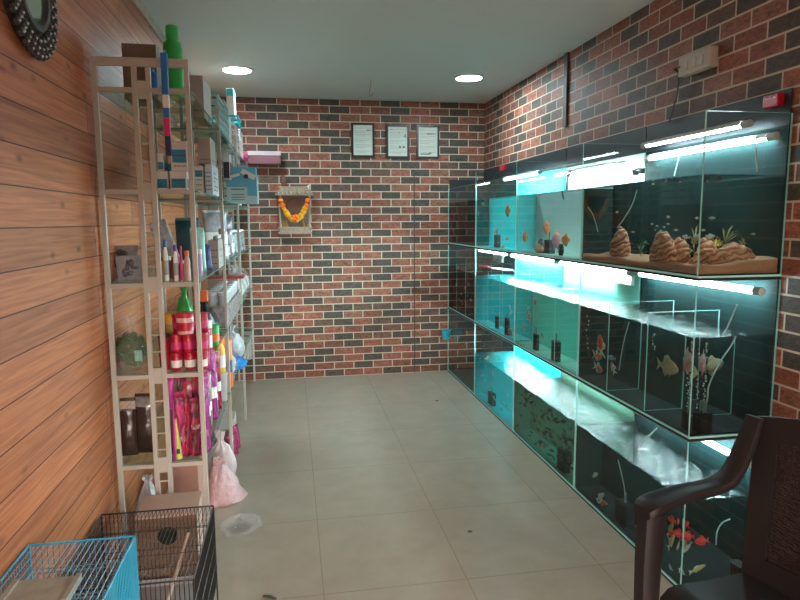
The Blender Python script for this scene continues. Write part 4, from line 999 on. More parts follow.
basket('white lattice basket in the far bay of the top shelf, nearer the brick wall', -.60, -.378, 5.12, 5.45, ST[4], ST[4]+.21, M_white, nx=5, nz_=5)
basket('turquoise lattice basket stacked on the nearer white basket', -.60, -.36, 4.78, 5.06, ST[4]+.2012, ST[4]+.26, mat('turquoise_plastic', (.04, .50, .60), .3), nx=7, nz_=2)
t, zb = carton('carton', 'white box with a turquoise lid on top of the stacked baskets', 226, 88, 234, 109, 4.80, ST[4]+.262, .2, M_white, (.72, .98), smat=mat('turquoise_plastic', (.04, .50, .60), .3))
bag('toy_bag', 'crumpled magenta bag at the end of the top shelf by the wall shelf', (-.40, 5.62, ST[4]), .11, .16, .12, M_pink, 12, neck=.8)
# aquarium net hanging from the near frame
t = thing('long_handled_net', 'blue and pink handled net hanging upright on the near end of the rack', 'net', (onY(164, 60, 2.555).x, 2.555, 0))
zz = [onY(164, v, 2.555).z for v in (53, 95, 108, 118, 136, 156)]
m = MB(); m.tube([(0, 0, zz[0]-.01), (0, .0, zz[0]+.012), (0, .03, zz[0]+.014)], .002); m.build('hanging_hook', M_grey, t)
for i, (mm, nm) in enumerate(((M_blue, 'grip'), (M_white, 'collar'), (M_blue, 'grip'), (M_pink, 'grip'), (M_navy, 'tip'))):
    m = MB(); m.bx((-.012+i*.0004, -.011, zz[i+1]), (.012-i*.0004, .011, zz[i]-.0002)); m.build(nm, mm, t, bevel=.003)

# ------------------------------------------------------------------ second highest shelf: boxes
z3 = ST[3]
g = 'white and blue boxes on the second highest shelf'
t, za = carton('product_box', 'white box with a blue panel, lower left of the near stack', 156, 171, 168.5, 189, 2.66, z3, .14, M_wcard, (.15, .6), 1, g)
t, zb = carton('product_box', 'white box with a blue panel, lower right of the near stack by the post', 169.5, 171, 187, 189, 2.66, z3, .16, M_wcard, (.15, .62), 2, g)
carton('product_box', 'larger white box with a wide blue panel on top of the near stack', 170, 141, 188, 170, 2.67, zb+.001, .13, M_wcard, (.28, .72), 2, g)
carton('product_box', 'narrow white box with a blue corner, upper left of the near stack', 157, 153, 164, 171, 2.67, za+.001, .10, M_wcard, (.1, .5), 1, g)
carton('product_box', 'blue cube box between the two lower white boxes, further back', 166, 164, 173, 189, 2.86, z3, .1, M_print, None, 0, g)
t, zc = carton('product_box', 'white printed box in the near bay, beside the middle post, left of a pair', 194, 166, 204, 193, 3.02, z3, .24, M_wcard, (.62, .85), 4, g)
carton('product_box', 'white printed box in the near bay, beside the middle post, right of a pair', 204.5, 164, 213, 194, 3.02, z3, .26, mat('bluish_card', (.50, .60, .66), .55), None, 5, g)
carton('carton', 'grey brown carton lying on the pair of white printed boxes', 197, 137, 211, 164, 3.03, zc+.012, .2, M_gcard, None, 1)
for i, (u0, v0, Yq, lb) in enumerate([(222, 151, 4.80, 'tall white printed box behind the big light blue box, nearest of three'), (226, 151, 5.02, 'tall white printed box behind the big light blue box, middle of three'), (231, 153, 5.24, 'tall white printed box behind the big light blue box, furthest of three')]):
    carton('product_box', lb, u0, v0, u0+9, 197, Yq, z3, .16, M_wcard, (.5, .8) if i != 1 else None, 5, g, smat=M_dark if i == 0 else M_print)
t, zd = carton('product_box', 'big light blue and white box jutting out of the rack into the aisle', 226, 180, 257.5, 203, 4.45, z3, .20, mat('pale_blue_card', (.42, .62, .68), .5, var=.12, scale=18), None, 0, g)
b = t
x0, x1, za_, zb_ = bounds(226, 180, 257.5, 203, 4.45, z3); w, h = x1-x0, zb_-za_
m = MB(); m.bx((-w/2, -.1015, h*.70), (w/2, -.1002, h)); m.bx((w*.18, -.1015, h*.32), (w/2, -.1002, h*.70)); m.build('blue_print', M_lblue, b)
m = MB()
for i in range(9): m.bx((-w*.34+i*.010, -.1022, h*.575), (-w*.34+i*.010+.007, -.1016, h*.63))
for i in range(3): m.bx((-w*.34, -.1022, h*(.14+.11*i)), (w*.08, -.1016, h*(.165+.11*i)))
m.build('dark_lettering', M_dark, b)
t, ze = carton('product_box', 'light blue box lying on the big jutting box', 231, 167, 256, 180, 4.48, zd+.0015, .16, M_lblue, None, 0, g)
m = MB(); m.box((.03, -.0806, .04), (.10, .0008, .035), ry=.5); m.box((-.06, -.0806, .03), (.07, .0008, .02), ry=-.3); m.build('white_swoosh', M_white, t)
m = MB(); m.cyl((.015, -.0805, .025), (.015, -.0815, .025), .016, seg=14); m.build('dark_emblem', M_dark, t)

# ------------------------------------------------------------------ middle shelf
z2 = ST[2]
def blister(lb, u, v0, Yq, w, h, lean, rz, x=None, grp=None):
    p = onY(u, v0, Yq); t = thing('blister_pack', lb, 'packet', (p.x, Yq, z2), rz, grp)
    ca, sa = math.cos(lean), math.sin(lean)
    def tr(x, y, z): return (x, y*ca+z*sa, z*ca-y*sa)
    m = MB(); vs = m.bx((-w/2, -.001, 0), (w/2, .001, h));
    for v in vs: v.co = V(tr(*v.co))
    m.build('backing_card', mat('mottled_card', (.20, .20, .21), .4, var=.7, scale=35), t)
    m = MB()
    rb = random.Random(int(u))
    for i in range(9):
        sx_, sz_, ox, oz = rb.uniform(.12, .34), rb.uniform(.10, .30), rb.uniform(-.28, .28), rb.uniform(.18, .82)
        vs = m.sph((0, 0, 0), .5, seg=10, sc=(w*sx_, .018, h*sz_))
        for v in vs: v.co = V(tr(v.co.x+ox*w, v.co.y-.006-.0007*i, v.co.z+h*oz))
    m.build('moulded_items', mat('dark_silver', (.07, .07, .085), .25, .5, var=.5, scale=60), t, True)
    m = MB(); vs = m.bx((-w*.47, -.018, h*.04), (w*.47, -.0015, h*.96))
    for v in vs: v.co = V(tr(*v.co))
    m.build('clear_cover', M_clear, t)
blister('clear pack of dark fittings leaning in the near left bay, in front', 131, 280, 2.66, .095, .115, .45, .35)
blister('clear pack of dark fittings leaning in the near left bay, behind the front one', 122, 280, 2.76, .12, .15, .3, -.1)
for u0, u1, v0, body, cap, lb in [(161, 168, 240, M_white, M_blue, 'white bottle with a blue cap in the near bay, leftmost of the row'), (171.5, 177.5, 245, M_white, mat('purple_plastic', (.12, .04, .28), .35), 'white bottle with a purple cap in the near bay row'), (178, 182.5, 246, M_pink, M_pink, 'slim pink bottle in the near bay row'), (182.5, 190, 251, mat('peach_plastic', (.62, .40, .34), .4), M_orange, 'peach bottle with an orange cap in the near bay, rightmost of the row')]:
    Yq = 2.66; x0, x1, _, zt = bounds(u0, v0, u1, 275, Yq, z2)
    bottle(((x0+x1)/2, Yq+.02, z2), (x1-x0)/2, zt-z2, body, cap, lb, 'bottles on the middle shelf', label=M_grey if body is M_white else None, neck=.6)
for u, v0, Yq, lb, mm in [(174, 252, 2.78, 'dark brown small bottle behind the white bottles', mat('amber_plastic', (.16, .05, .03), .3)), (168, 256, 2.80, 'small red brown bottle behind the blue capped bottle', mat('red_brown_plastic', (.30, .08, .06), .4)), (181, 260, 2.80, 'small maroon bottle behind the pink bottle', mat('maroon_plastic', (.25, .03, .07), .4))]:
    p = onY(u, v0, Yq); bottle((p.x, Yq, z2), .016, p.z-z2, mm, M_white, lb, 'bottles on the middle shelf', neck=.6)
x0, x1, _, zt = bounds(158, 233, 169, 272, 3.02, z2)
packet('food_packet', 'yellow packet standing behind the bottles in the near bay', ((x0+x1)/2, 3.02, z2), .06, zt-z2, .025, M_yellow, .05, 0, (.3, .6, M_dark))
packet('filter_pad_pack', 'tall grey patterned pack leaning in the near bay behind the bottles', (onY(178, 260, 2.86).x, 2.86, z2), .075, .245, .018, mat('grey_pattern', (.34, .38, .42), .5, var=.8, scale=60), .08, .1).rotation_euler[1] = -.32
p = onY(188, 240, 3.3); packet('filter_pad_pack', 'tall dark blue pack beside the grey patterned pack', (p.x-.01, 3.36, z2), .12, .25, .03, mat('dark_teal_film', (.02, .10, .14), .3, var=.4, scale=40), .1, .1)
p = onY(201, 250, 2.9); bottle((-.408, 2.90, z2), .013, onY(201, 249, 2.9).z-z2, mat('lavender_plastic', (.50, .40, .62), .4), M_white, 'slim lavender tube bottle just right of the near post', 'bottles on the middle shelf', neck=.8)
packet('food_packet', 'pale teal pouch standing behind the lavender bottle', (-.445, 3.15, z2), .07, .20, .02, mat('pale_teal_film', (.30, .55, .52), .35), .05, .4)
packet('food_packet', 'dark blue pouch leaning beside the pale teal pouch', (-.415, 3.22, z2), .06, .12, .03, M_navy, .2, .6)
carton('carton', 'grey printed carton on the middle shelf at the second frame', 208, 240, 219, 263, 3.35, z2, .22, M_gcard, None, 3)
for i, (Yq, x, h, lb) in enumerate([(3.80, -.43, .16, 'nearest'), (4.0, -.42, .20, 'second'), (4.22, -.43, .17, 'third'), (4.45, -.42, .19, 'furthest')]):
    bottle((x, Yq, z2), .034, h, M_clear, M_silver, f'clear plastic bottle in the central bay of the middle shelf, {lb} of four', 'clear bottles on the middle shelf', label=M_silver, neck=.5)
packet('product_pouch', 'shiny silver and white pouch hanging tall in the central bay', (-.47, 4.12, z2), .16, .30, .03, M_silver, .04, .5, (.35, .6, M_white))
packet('product_pouch', 'shiny clear pouch with dark print beside the silver pouch', (-.48, 4.52, z2), .17, .27, .03, mat('dark_silver_film', (.22, .22, .25), .2, .3, var=.6, scale=50), .04, .4)
for i, (Yq, lb) in enumerate([(4.85, 'nearest'), (5.15, 'middle'), (5.45, 'furthest')]):
    packet('product_pouch', f'grey film pouch in the far bay of the middle shelf, {lb} of three', (-.45, Yq, z2), .16, .16, .05, M_silver, .06, .7, None, grp='grey pouches on the middle shelf')

# ------------------------------------------------------------------ second lowest shelf
z1 = ST[1]
p = onY(131, 372, 2.70)
bag('bag_of_moss', 'clear plastic bag of green plants with a knotted top in the near left bay', (p.x+.0, 2.73, z1), .13, .13, .215, M_clear, 2, neck=.72, flare=.35)
m = MB(); r_ = random.Random(4); gm = mat('moss_green', (.06, .16, .025), .7, var=.6, scale=40)
for i in range(620):
    d_ = V((r_.gauss(0, 1), r_.gauss(0, 1), r_.gauss(0, 1))).normalized()*r_.uniform(.4, 1)**.5; c_ = V((d_.x*.060, d_.y*.058, .078+d_.z*.070))
    a_ = V((r_.gauss(0, 1), r_.gauss(0, 1), r_.gauss(0, 1))).normalized()*.014; b_ = a_.cross(V((r_.gauss(0, 1), r_.gauss(0, 1), r_.gauss(0, 1)))).normalized()*.005
    m.quad([c_-a_, c_+b_, c_+a_, c_-b_])
m.build('leaves', gm, bpy.data.objects['bag_of_moss'])
m = MB(); m.box((0, 0, 0), (.03, .001, .045))
o = m.build('sticker', mat('mint_sticker', (.25, .55, .42), .4, var=.5, scale=80), bpy.data.objects['bag_of_moss']); o.location = (.04, -.058, .06)
g = 'red food jars on the second lowest shelf'; k = 0
side = ['left', 'middle', 'right']; hgt = ['bottom', 'second', 'third']
for lay in range(3):
    for j in range(2):
        for i in range(3):
            if lay == 2 and not (j == 1): continue
            jar((-.482+i*.051+.003*((lay+i) % 2), 2.648+j*.07, z1+lay*.0755), .0225, .075, M_red, M_red, f'red food jar in the near stack, {hgt[lay]} layer, {side[i]} of the {"front" if j == 0 else "rear"} row', g, M_white if (lay == 0 and j == 0) else M_pink)
jar((-.440, 2.644, z1+.1515), .036, .088, mat('pale_pink_plastic', (.66, .40, .38), .35), M_red, 'larger red lidded jar with a pale band on top of the front red jars', g, M_red)
jar((-.425, 2.80, z1), .032, .11, M_red, M_red, 'red jar behind the stack beside the near post', g, M_pink)
bag('plastic_plant_bag', 'bag with a bright green plastic plant behind the red jars', (-.475, 2.86, z1), .09, .08, .34, mat('green_foil', (.03, .33, .06), .3, var=.8, scale=45, bump=.8), 7, 'bag', neck=.85, flare=.5)
jar((-.52, 2.79, z1), .03, .22, mat('floral_tin', (.4, .33, .1), .4, var=.7, scale=50), M_yellow, 'yellow flowered tall tin at the ladder of the near frame', g)
jar((-.53, 2.66, z1), .022, .075, M_red, M_red, 'red jar standing behind the ladder of the near frame, low', g)
jar((-.53, 2.66, z1+.0755), .022, .075, M_red, M_dark, 'red jar behind the ladder of the near frame, upper', g)
t = jar((-.40, 3.18, z1), .033, .10, M_green, M_green, 'green jar with a printed band right of the near post', 'jars on the second lowest shelf', M_orange)
jar((-.405, 2.98, z1), .028, .15, M_pink, M_white, 'pink and white jar just right of the near post', 'jars on the second lowest shelf', M_white)
bag('black_bag', 'black plastic bag slumped behind the green jar', (-.46, 3.36, z1), .15, .24, .197, mat('black_film', (.03, .03, .032), .25, var=.5, bump=.6), 9, neck=.85)
gg = 'rows of silver capped pots'
TBZ = .125
t = thing('goods_tray', 'long grey tray of wrapped goods under the silver capped pots in the central bay', 'tray', (-.436, 4.12, z1))
m = MB(); m.bx((-.068, -.44, 0), (.068, .44, .12)); m.build('wrapped_goods', M_silver, t, bevel=.01)
m = MB(); m.bx((-.07, -.445, .1205), (.07, .445, TBZ)); m.build('cover_sheet', M_gcard, t)
for q, (ya, n, zz) in enumerate([(3.73, 7, 0)]):
    for i in range(n):
        for j in range(2):
            jar((-.405-.062*j, ya+i*.115, z1+TBZ+.0008), .028, .075, mat('pot_grey', (.42, .43, .46), .35, var=.2), mat('pot_lid_silver', (.62, .63, .66), .3, var=.15), 'small silver grey pot in the two rows on the grey tray in the central bay', gg)
t, _ = carton('crate', 'red plastic crate in the far half of the central bay', 222, 277, 261, 289, 4.50, z1+.21, .18, M_red)
carton('carton', 'pale carton under the red crate', 222, 290, 252, 330, 4.50, z1, .18, M_gcard, z0 if False else None) if False else None
x0, x1, _, _ = bounds(226, 277, 252, 289, 4.50)
t.location.x = -.47
tb = thing('carton', 'grey carton carrying the red crate on the second lowest shelf', 'box', (-.47, 4.615, z1)); m = MB(); m.bx((-.12, -.045, 0), (.085, .095, .208)); m.build('body', M_gcard, tb, bevel=.002)
m = MB(); m.bx((-.12, -.006, .208), (.085, .006, .2086)); m.build('tape', mat('packing_tape', (.45, .40, .32), .3), tb)
for i, (Yq, lb) in enumerate([(4.92, 'nearest'), (5.22, 'middle'), (5.55, 'furthest')]):
    bag('clear_bag', f'clear bag of grey goods, {lb} of three in the far bay, second lowest shelf', (-.455, Yq, z1), .20, .26, .26, M_clear, 30+i, fill=mat('grey_contents', (.42, .40, .38), .8, var=.4), neck=.8, grp='clear bags in the far bay')
carton('carton', 'small orange box lying on the black bag behind the green jar', 200, 291, 207, 296, 3.30, z1+.20, .05, M_orange)
WORLD, EXPO = 12.5, 0.38
# ------------------------------------------------------------------ lowest shelf
z0 = ST[0]
M_bk = mat('black_brown_film', (.045, .028, .022), .2, var=.5, scale=20, bump=.5)
packet('feed_bag', 'tall dark brown feed bag in the near left bay, left of two', (onY(127, 460, 2.66).x, 2.70, z0), .075, .235, .045, M_bk, .06, .1, (.86, 1, M_clear))
packet('feed_bag', 'tall dark brown feed bag in the near left bay, right of two', (onY(144, 460, 2.66).x, 2.72, z0), .085, .245, .05, M_bk, .05, -.1, (.80, 1, M_silver))
packet('food_packet', 'magenta packet seen through the ladder of the near frame', (-.525, 2.68, z0), .04, .34, .02, M_magenta, 0, 0, (.0, .62, mat('dark_speckle_film', (.13, .06, .06), .4, var=.8, scale=60)))
F1 = film('hot_pink_foil', (.16, .008, .05), (.75, .05, .22)); F2 = film('red_foil', (.10, .006, .02), (.62, .02, .07)); F3 = film('magenta_foil', (.14, .006, .09), (.70, .06, .40)); F4 = film('crimson_foil', (.05, .01, .02), (.40, .02, .07), 30)
cols_ = [F1, F2, F4, F3, F4, F1, F2, F3]
for i in range(8):
    k = i % 4; row = i//4; x = -.476+.030*k; Yq = 2.640+.065*row+.012*(k % 2)
    packet('pink_packet', f'glossy {["hot pink", "red", "crimson", "magenta", "crimson", "hot pink", "red", "magenta"][i]} packet in the near bay, {["first", "second", "third", "fourth"][k]} from the ladder in the {"front" if row == 0 else "rear"} row', (x, Yq, z0), .044, [.27, .31, .24, .32, .33, .29, .34, .30][i], .020, cols_[i], .0, .5+.35*(k % 2), (.25+.12*(k % 3), .36+.12*(k % 3), film('printed_foil', (.20, .03, .06), (.62, .45, .42), 40)) if i not in (1, 4, 7) else None, grp='pink packets on the lowest shelf', seed=i)
t = thing('stick_pack', 'yellow green tapered pack with a black emblem low in the near bay', 'packet', (onY(181, 455, 2.64).x, 2.625, z0))
m = MB(); m.cyl((-.004, 0, 0), (-.012, 0, .17), .014, .004, seg=10); m.build('body', mat('lime_film', (.55, .62, .16), .35), t, True)
m = MB(); m.box((-.005, -.0135, .035), (.014, .002, .02)); m.build('emblem', M_dark, t)
t = thing('stick_pack', 'slim magenta stick pack beside the yellow green pack', 'packet', (onY(176, 455, 2.64).x, 2.625, z0)); m = MB(); m.cyl((0, 0, 0), (.002, 0, .25), .008, .003, seg=10); m.build('body', M_magenta, t, True)
for i, (Yq, h, mm, lb) in enumerate([(2.86, .30, F1, 'pink'), (3.0, .26, M_silver, 'silver'), (3.12, .34, F3, 'bright pink'), (3.24, .20, mat('blue_silver_film', (.25, .36, .50), .25, .2, var=.5, scale=40), 'blue silver'), (3.30, .30, F2, 'red')]):
    packet('hanging_packet', f'{lb} packet in the aisle side row right of the near post', (-.405-.01*(i % 2), Yq, z0), .052, h, .02, mm, .0, .8, (.3, .5, M_white), grp='packets right of the near post', seed=20+i)
# orange and yellow bottles on a clear tub
t = thing('clear_tub', 'clear plastic tub with pale goods carrying the orange capped bottles', 'tub', (-.43, 3.485, z0))
m = MB(); m.lathe([(0, 0), (.055, 0), (.06, .14), (.062, .145), (0, .145)], seg=20); m.build('body', mat('pale_tub', (.46, .40, .40), .3, alpha=.85, var=.2), t, True)
m = MB(); m.lathe([(0, .1455), (.064, .1455), (.064, .16), (0, .16)], seg=20); m.build('lid', M_grey, t, True)
bottle((-.405, 3.46, z0+.162), .030, .20, M_yellow, M_orange, 'yellow bottle with an orange top and white band standing on the clear tub', 'orange capped bottles', label=M_white, neck=.72)
bottle((-.452, 3.52, z0+.162), .024, .17, M_orange, M_red, 'orange bottle behind the yellow one on the clear tub', 'orange capped bottles', label=M_white, neck=.72)
packet('food_packet', 'orange and blue packet in the central bay behind the frame', (-.40, 3.72, z0), .09, .29, .03, M_orange, .0, .7, (.35, .55, M_navy))
bag('clear_bag', 'clear bag of pale goods in the central bay of the lowest shelf', (-.45, 3.95, z0), .2, .26, .26, M_clear, 41, fill=mat('grey_contents', (.42, .40, .38), .8, var=.4), neck=.85)
bag('blue_bag', 'blue plastic bag crumpled on the lowest shelf in the central bay', (-.44, 4.28, z0), .24, .30, .085, mat('blue_film', (.02, .20, .55), .25, var=.5, scale=25, bump=.6), 43, neck=.9, lump=.25)
bag('grey_bag', 'pale grey bag behind the blue bag on the lowest shelf', (-.45, 4.56, z0), .2, .22, .24, mat('pale_grey_film', (.42, .42, .44), .3, var=.3, scale=30, bump=.6), 44, neck=.8)
for i, Yq in enumerate((4.9, 5.2, 5.5)):
    carton('carton', f'grey carton in the far bay of the lowest shelf, {["nearest", "middle", "furthest"][i]} of three', 236+i*3, 360, 246+i*3, 390, Yq, z0, .2, M_gcard, None, 2, 'cartons in the far bay')
# ------------------------------------------------------------------ floor under the rack
def sack(name, lb, p, m_):
    t = thing(name, lb, 'bag', p)
    bm = bmesh.new(); rings = []; n, seg = 16, 32
    for i in range(n+1):
        a = i/n; r = []
        for k in range(seg):
            th = 2*PI*k/seg; c, s_ = math.cos(th), math.sin(th)
            wx = (.17-.14*a) if c > 0 else (.09-.05*a); wy = .11*(1-a)**.6+.02
            q = 1+.10*noise.noise(V((c*2, s_*2, a*4)))+.05*math.sin(9*th)*a
            if i == 0: q *= .92
            r.append(bm.verts.new((wx*q*c+.02*a-.02, wy*q*s_, .20*a**1.15+(.02*noise.noise(V((c*3, s_*3, a*3)))*(0 < a < 1)))))
        rings.append(r)
    for i in range(n):
        for k in range(seg): bm.faces.new((rings[i][k], rings[i][(k+1) % seg], rings[i+1][(k+1) % seg], rings[i+1][k]))
    bm.faces.new(rings[0]); bm.faces.new(rings[-1]); x = MB(); x.bm.free(); x.bm = bm; x.build('film', m_, t, True)
    m = MB(); vs = m.sph((0, 0, .205), .03, seg=14, sc=(1.2, .8, 1))
    for v in vs: v.co *= 1+.2*noise.noise(v.co*60)
    m.build('knot', m_, t, True)
    return t

t, _ = carton('carton', 'pinkish brown carton under the near bay of the rack', 172, 466, 199, 495, 2.95, 0.0, .3, mat('pink_brown_card', (.42, .22, .17), .7))
M_hot = film('hot_pink_foil', (.16, .008, .05), (.75, .05, .22))
bag('white_bag', 'crumpled white plastic bag on the floor behind the nest box, left', (-.645, 2.74, 0), .125, .18, .40, M_frost, 51, neck=.93)
bag('white_bag', 'crumpled white plastic bag on the floor behind the nest box, right', (-.50, 2.71, 0), .15, .14, .30, M_frost, 52, neck=.85)
sack('striped_bag', 'pink and white striped sack leaning out under the rack into the aisle', (-.42, 3.36, 0), M_pinkbag)
bag('white_bag', 'white bag standing on the floor behind the striped sack at the second frame', (-.43, 3.54, 0), .17, .12, .32, M_frost, 54, neck=.8)
bag('white_bag', 'white clear bag lying on the aisle floor by the striped sack', (-.29, 3.0, 0), .20, .20, .05, M_clear, 55, neck=.92, lump=.3)
for i in range(4):
    x = -.43+.012*i; packet('pink_pouch', f'small hot pink pouch in the pile under the central bay, {["lowest", "second", "third", "topmost"][i]}', (x, 3.78+.11*i, .0+.0), .09, .09+.02*i, .03, M_hot, .1, .5+.2*i, grp='hot pink pouches', seed=60+i)
carton('carton', 'grey carton on the floor under the central bay', 214, 430, 232, 452, 4.1, 0, .4, M_gcard)
m = MB(); m.cyl((.115, 2.275, .006), (.175, 2.29, .006), .006, .004, seg=8)
a = onZ(263, 596, .006); b = onZ(276, 599, .006); m.bm.free(); m = MB(); m.tube([a, (a+b)/2+V((0, 0, .003)), b], .006, 8, rr=[.004, .007, .004])
tag(m.build('dry_twig', mat('dark_twig', (.04, .05, .03), .8), None, True), 'short dark twig on the tiles at the bottom edge of the picture', 'twig')
for u, v, lb in ((437, 401, 'dark speck on the tiles near the blue bottom tank'), (470, 532, 'dark leaf scrap on the tiles in the middle of the aisle')):
    p = onZ(u, v, 0); m = MB(); vs = m.sph((0, 0, .003), .012, seg=10, sc=(1.1, .8, .25))
    tag(m.build('floor_debris', mat('dark_twig', (.04, .05, .03), .8), None, True, p), lb, 'debris')

# ------------------------------------------------------------------ nest box and cages
NB = mat('nest_box_wood', (.21, .125, .075), .7, var=.25, scale=8)
t = thing('nest_box', 'brown wooden nest box with a round hole behind the black wire cage', 'nest box', (-.497, 2.445, .003), .04)
w, d, h, th = .215, .19, .400, .01
m = MB()
for s in (-1, 1): m.bx((s*w/2-(th if s > 0 else 0), -d/2+th, .0), (s*w/2+(0 if s > 0 else th), d/2, h-th))
m.bx((-w/2+th, d/2-th, 0), (w/2-th, d/2, h-th)); m.bx((-w/2+th, -d/2+th, 0), (w/2-th, d/2-th, th)); m.build('side_boards', mat('pale_ply', (.55, .38, .31), .65, var=.12, scale=10), t)
bm = bmesh.new(); hc = V((.0, 0, h-.085)); R_ = .036; outer = []; inner = []
for k in range(32):
    a = 2*PI*k/32; ca, sa = math.cos(a), math.sin(a); inner.append((hc.x+R_*ca, hc.z+R_*sa))
    s = min((w/2)/max(1e-6, abs(ca)), ((h-th-hc.z) if sa > 0 else hc.z)/max(1e-6, abs(sa))); outer.append((hc.x+ca*s, hc.z+sa*s))
lay = {}
for yy in (-d/2, -d/2+th):
    lay[yy] = ([bm.verts.new((x, yy, z)) for x, z in outer], [bm.verts.new((x, yy, z)) for x, z in inner])
for k in range(32):
    j = (k+1) % 32
    for yy in lay: o_, i_ = lay[yy]; bm.faces.new((o_[k], o_[j], i_[j], i_[k]))
    (oa, ia), (ob, ib) = lay[-d/2], lay[-d/2+th]
    bm.faces.new((ia[k], ia[j], ib[j], ib[k])); bm.faces.new((oa[k], oa[j], ob[j], ob[k]))
mm = MB(); mm.bm.free(); mm.bm = bm; mm.build('front_board', NB, t)
m = MB(); m.lathe([(R_-.0005, 0), (R_-.0005, .05), (0, .05), (0, .052), (R_+.0015, .052), (R_+.0015, .0101), (R_-.0005, .0101)], seg=24); o = m.build('hole_shade_cup', mat('hole_shade_dark', (.018, .022, .018), .8), t, True); o.rotation_euler = (-PI/2, 0, 0); o.location = (hc.x, -d/2, hc.z)  # added dark cup, stands in for the shade inside the hole
m = MB(); m.bx((-w/2-.003, -d/2-.003, h-th+.0005), (w/2+.003, d/2+.002, h)); m.build('lid', mat('pale_ply', (.55, .38, .31), .65), t)
m = MB(); m.bx((-w/2, -d/2-.006, h*.45), (w/2, -d/2-.0003, h*.45+.018)); m.build('cross_batten', NB, t)

def cage(name, lb, x0, x1, y0, y1, z0_, z1_, wire, frame, tray, gap=.0135, r=.0013, hb=(.25, .5, .75)):
    t = thing(name, lb, 'cage', ((x0+x1)/2, (y0+y1)/2, 0)); c = V(t.location)
    def P_(x, y, z): return V((x, y, z))-c
    def face(nm, org, du, dv, nu, bars):
        m = MB()
        for i in range(nu+1):
            a = org+du*(i/nu); m.tube([a, a+dv], r, 4)
        for b in bars: a = org+dv*b; m.tube([a, a+du], r*1.3, 4)
        m.build(nm, wire, t)
    W_, D_, H_ = x1-x0, y1-y0, z1_-z0_
    nx, ny = int(W_/gap), int(D_/gap)
    face('front_grille', P_(x0, y0, z0_), V((W_, 0, 0)), V((0, 0, H_)), nx, hb); face('back_grille', P_(x0, y1, z0_), V((W_, 0, 0)), V((0, 0, H_)), nx, hb)
    face('side_grille', P_(x0, y0, z0_), V((0, D_, 0)), V((0, 0, H_)), ny, hb); face('side_grille', P_(x1, y0, z0_), V((0, D_, 0)), V((0, 0, H_)), ny, hb)
    face('top_grille', P_(x0, y0, z1_), V((0, D_, 0)), V((W_, 0, 0)), 3, ()); 
    m = MB()
    for i in range(nx+1): m.tube([P_(x0+W_*i/nx, y0, z1_), P_(x0+W_*i/nx, y1, z1_)], r, 4)
    m.build('top_wires', wire, t)
    m = MB(); fr = r*2.2
    for zz in (z0_, z1_):
        ps = [P_(x0, y0, zz), P_(x1, y0, zz), P_(x1, y1, zz), P_(x0, y1, zz)]
        for i in range(4): m.tube([ps[i], ps[(i+1) % 4]], fr, 6)
    for x in (x0, x1):
        for y in (y0, y1): m.tube([P_(x, y, .0), P_(x, y, z1_)], fr, 6)
    m.build('edge_frame', frame, t)
    m = MB(); m.bx(P_(x0+.004, y0+.004, z0_+.004), P_(x1-.004, y1-.004, z0_+.008)); 
    for s in ((x0+.004, x0+.007, y0+.004, y1-.004), (x1-.007, x1-.004, y0+.004, y1-.004)): m.bx(P_(s[0], s[2], z0_+.008), P_(s[1], s[3], z0_+.035))
    for s in ((y0+.004, y0+.007), (y1-.007, y1-.004)): m.bx(P_(x0+.007, s[0], z0_+.008), P_(x1-.007, s[1], z0_+.035))
    m.build('tray', tray, t)
    return t
BW = mat('black_cage_wire', (.012, .013, .013), .4); BLW = mat('grey_blue_cage_wire', (.13, .25, .32), .35, .3); BLF = mat('blue_cage_frame', (.02, .30, .48), .35)
t1 = cage('bird_cage', 'black wire bird cage on the floor in front of the nest box', -.715, -.318, 1.83, 2.325, .13, .435, BW, BW, M_grey)
c = V(t1.location); m = MB(); a, b = onZ(181, 549, .40), onZ(160, 604, .34); m.tube([V((-.405, 2.27, .36))-c, V((-.400, 1.845, .36))-c], .006, 8); m.build('perch', mat('perch_wood', (.62, .42, .30), .6), t1, True)
t2 = cage('bird_cage', 'taller bright blue framed wire cage at the front left corner', -.722, -.452, 1.34, 1.735, .22, .635, BLW, BLF, M_blue, .0145, .0014, (.2, .4, .6, .8))
c = V(t2.location)
m = MB()
for i in range(30): y = 1.342+i*.01352; m.tube([V((-.4505, y, .23))-c, V((-.4505, y, .634))-c], .0022, 4)
m.build('blue_side_bars', BLF, t2)
t = thing('feeder_tray', 'grey wooden hatch board lying on the blue cage roof', 'board', (-.60, 1.47, .640))
m = MB(); m.bx((-.075, -.05, 0), (.075, .06, .010)); m.build('board', mat('grey_hatch', (.30, .29, .24), .6, var=.4, scale=30), t)
for s in (-1, 1): m = MB(); m.bx((s*.07-.006, -.05, .0101), (s*.07+.006, .06, .016)); m.build('batten', mat('grey_hatch', (.30, .29, .24), .6), t)

# ------------------------------------------------------------------ plastic armchair
CH_ = mat('dark_brown_plastic', (.013, .010, .010), .42, var=.12, scale=6, spec=.3)
t = thing('plastic_armchair', 'dark brown moulded plastic armchair with a woven back at the right edge', 'chair', (1.242, 1.325, 0), math.radians(191)); t.scale = (.68, 1.12, 1.05)
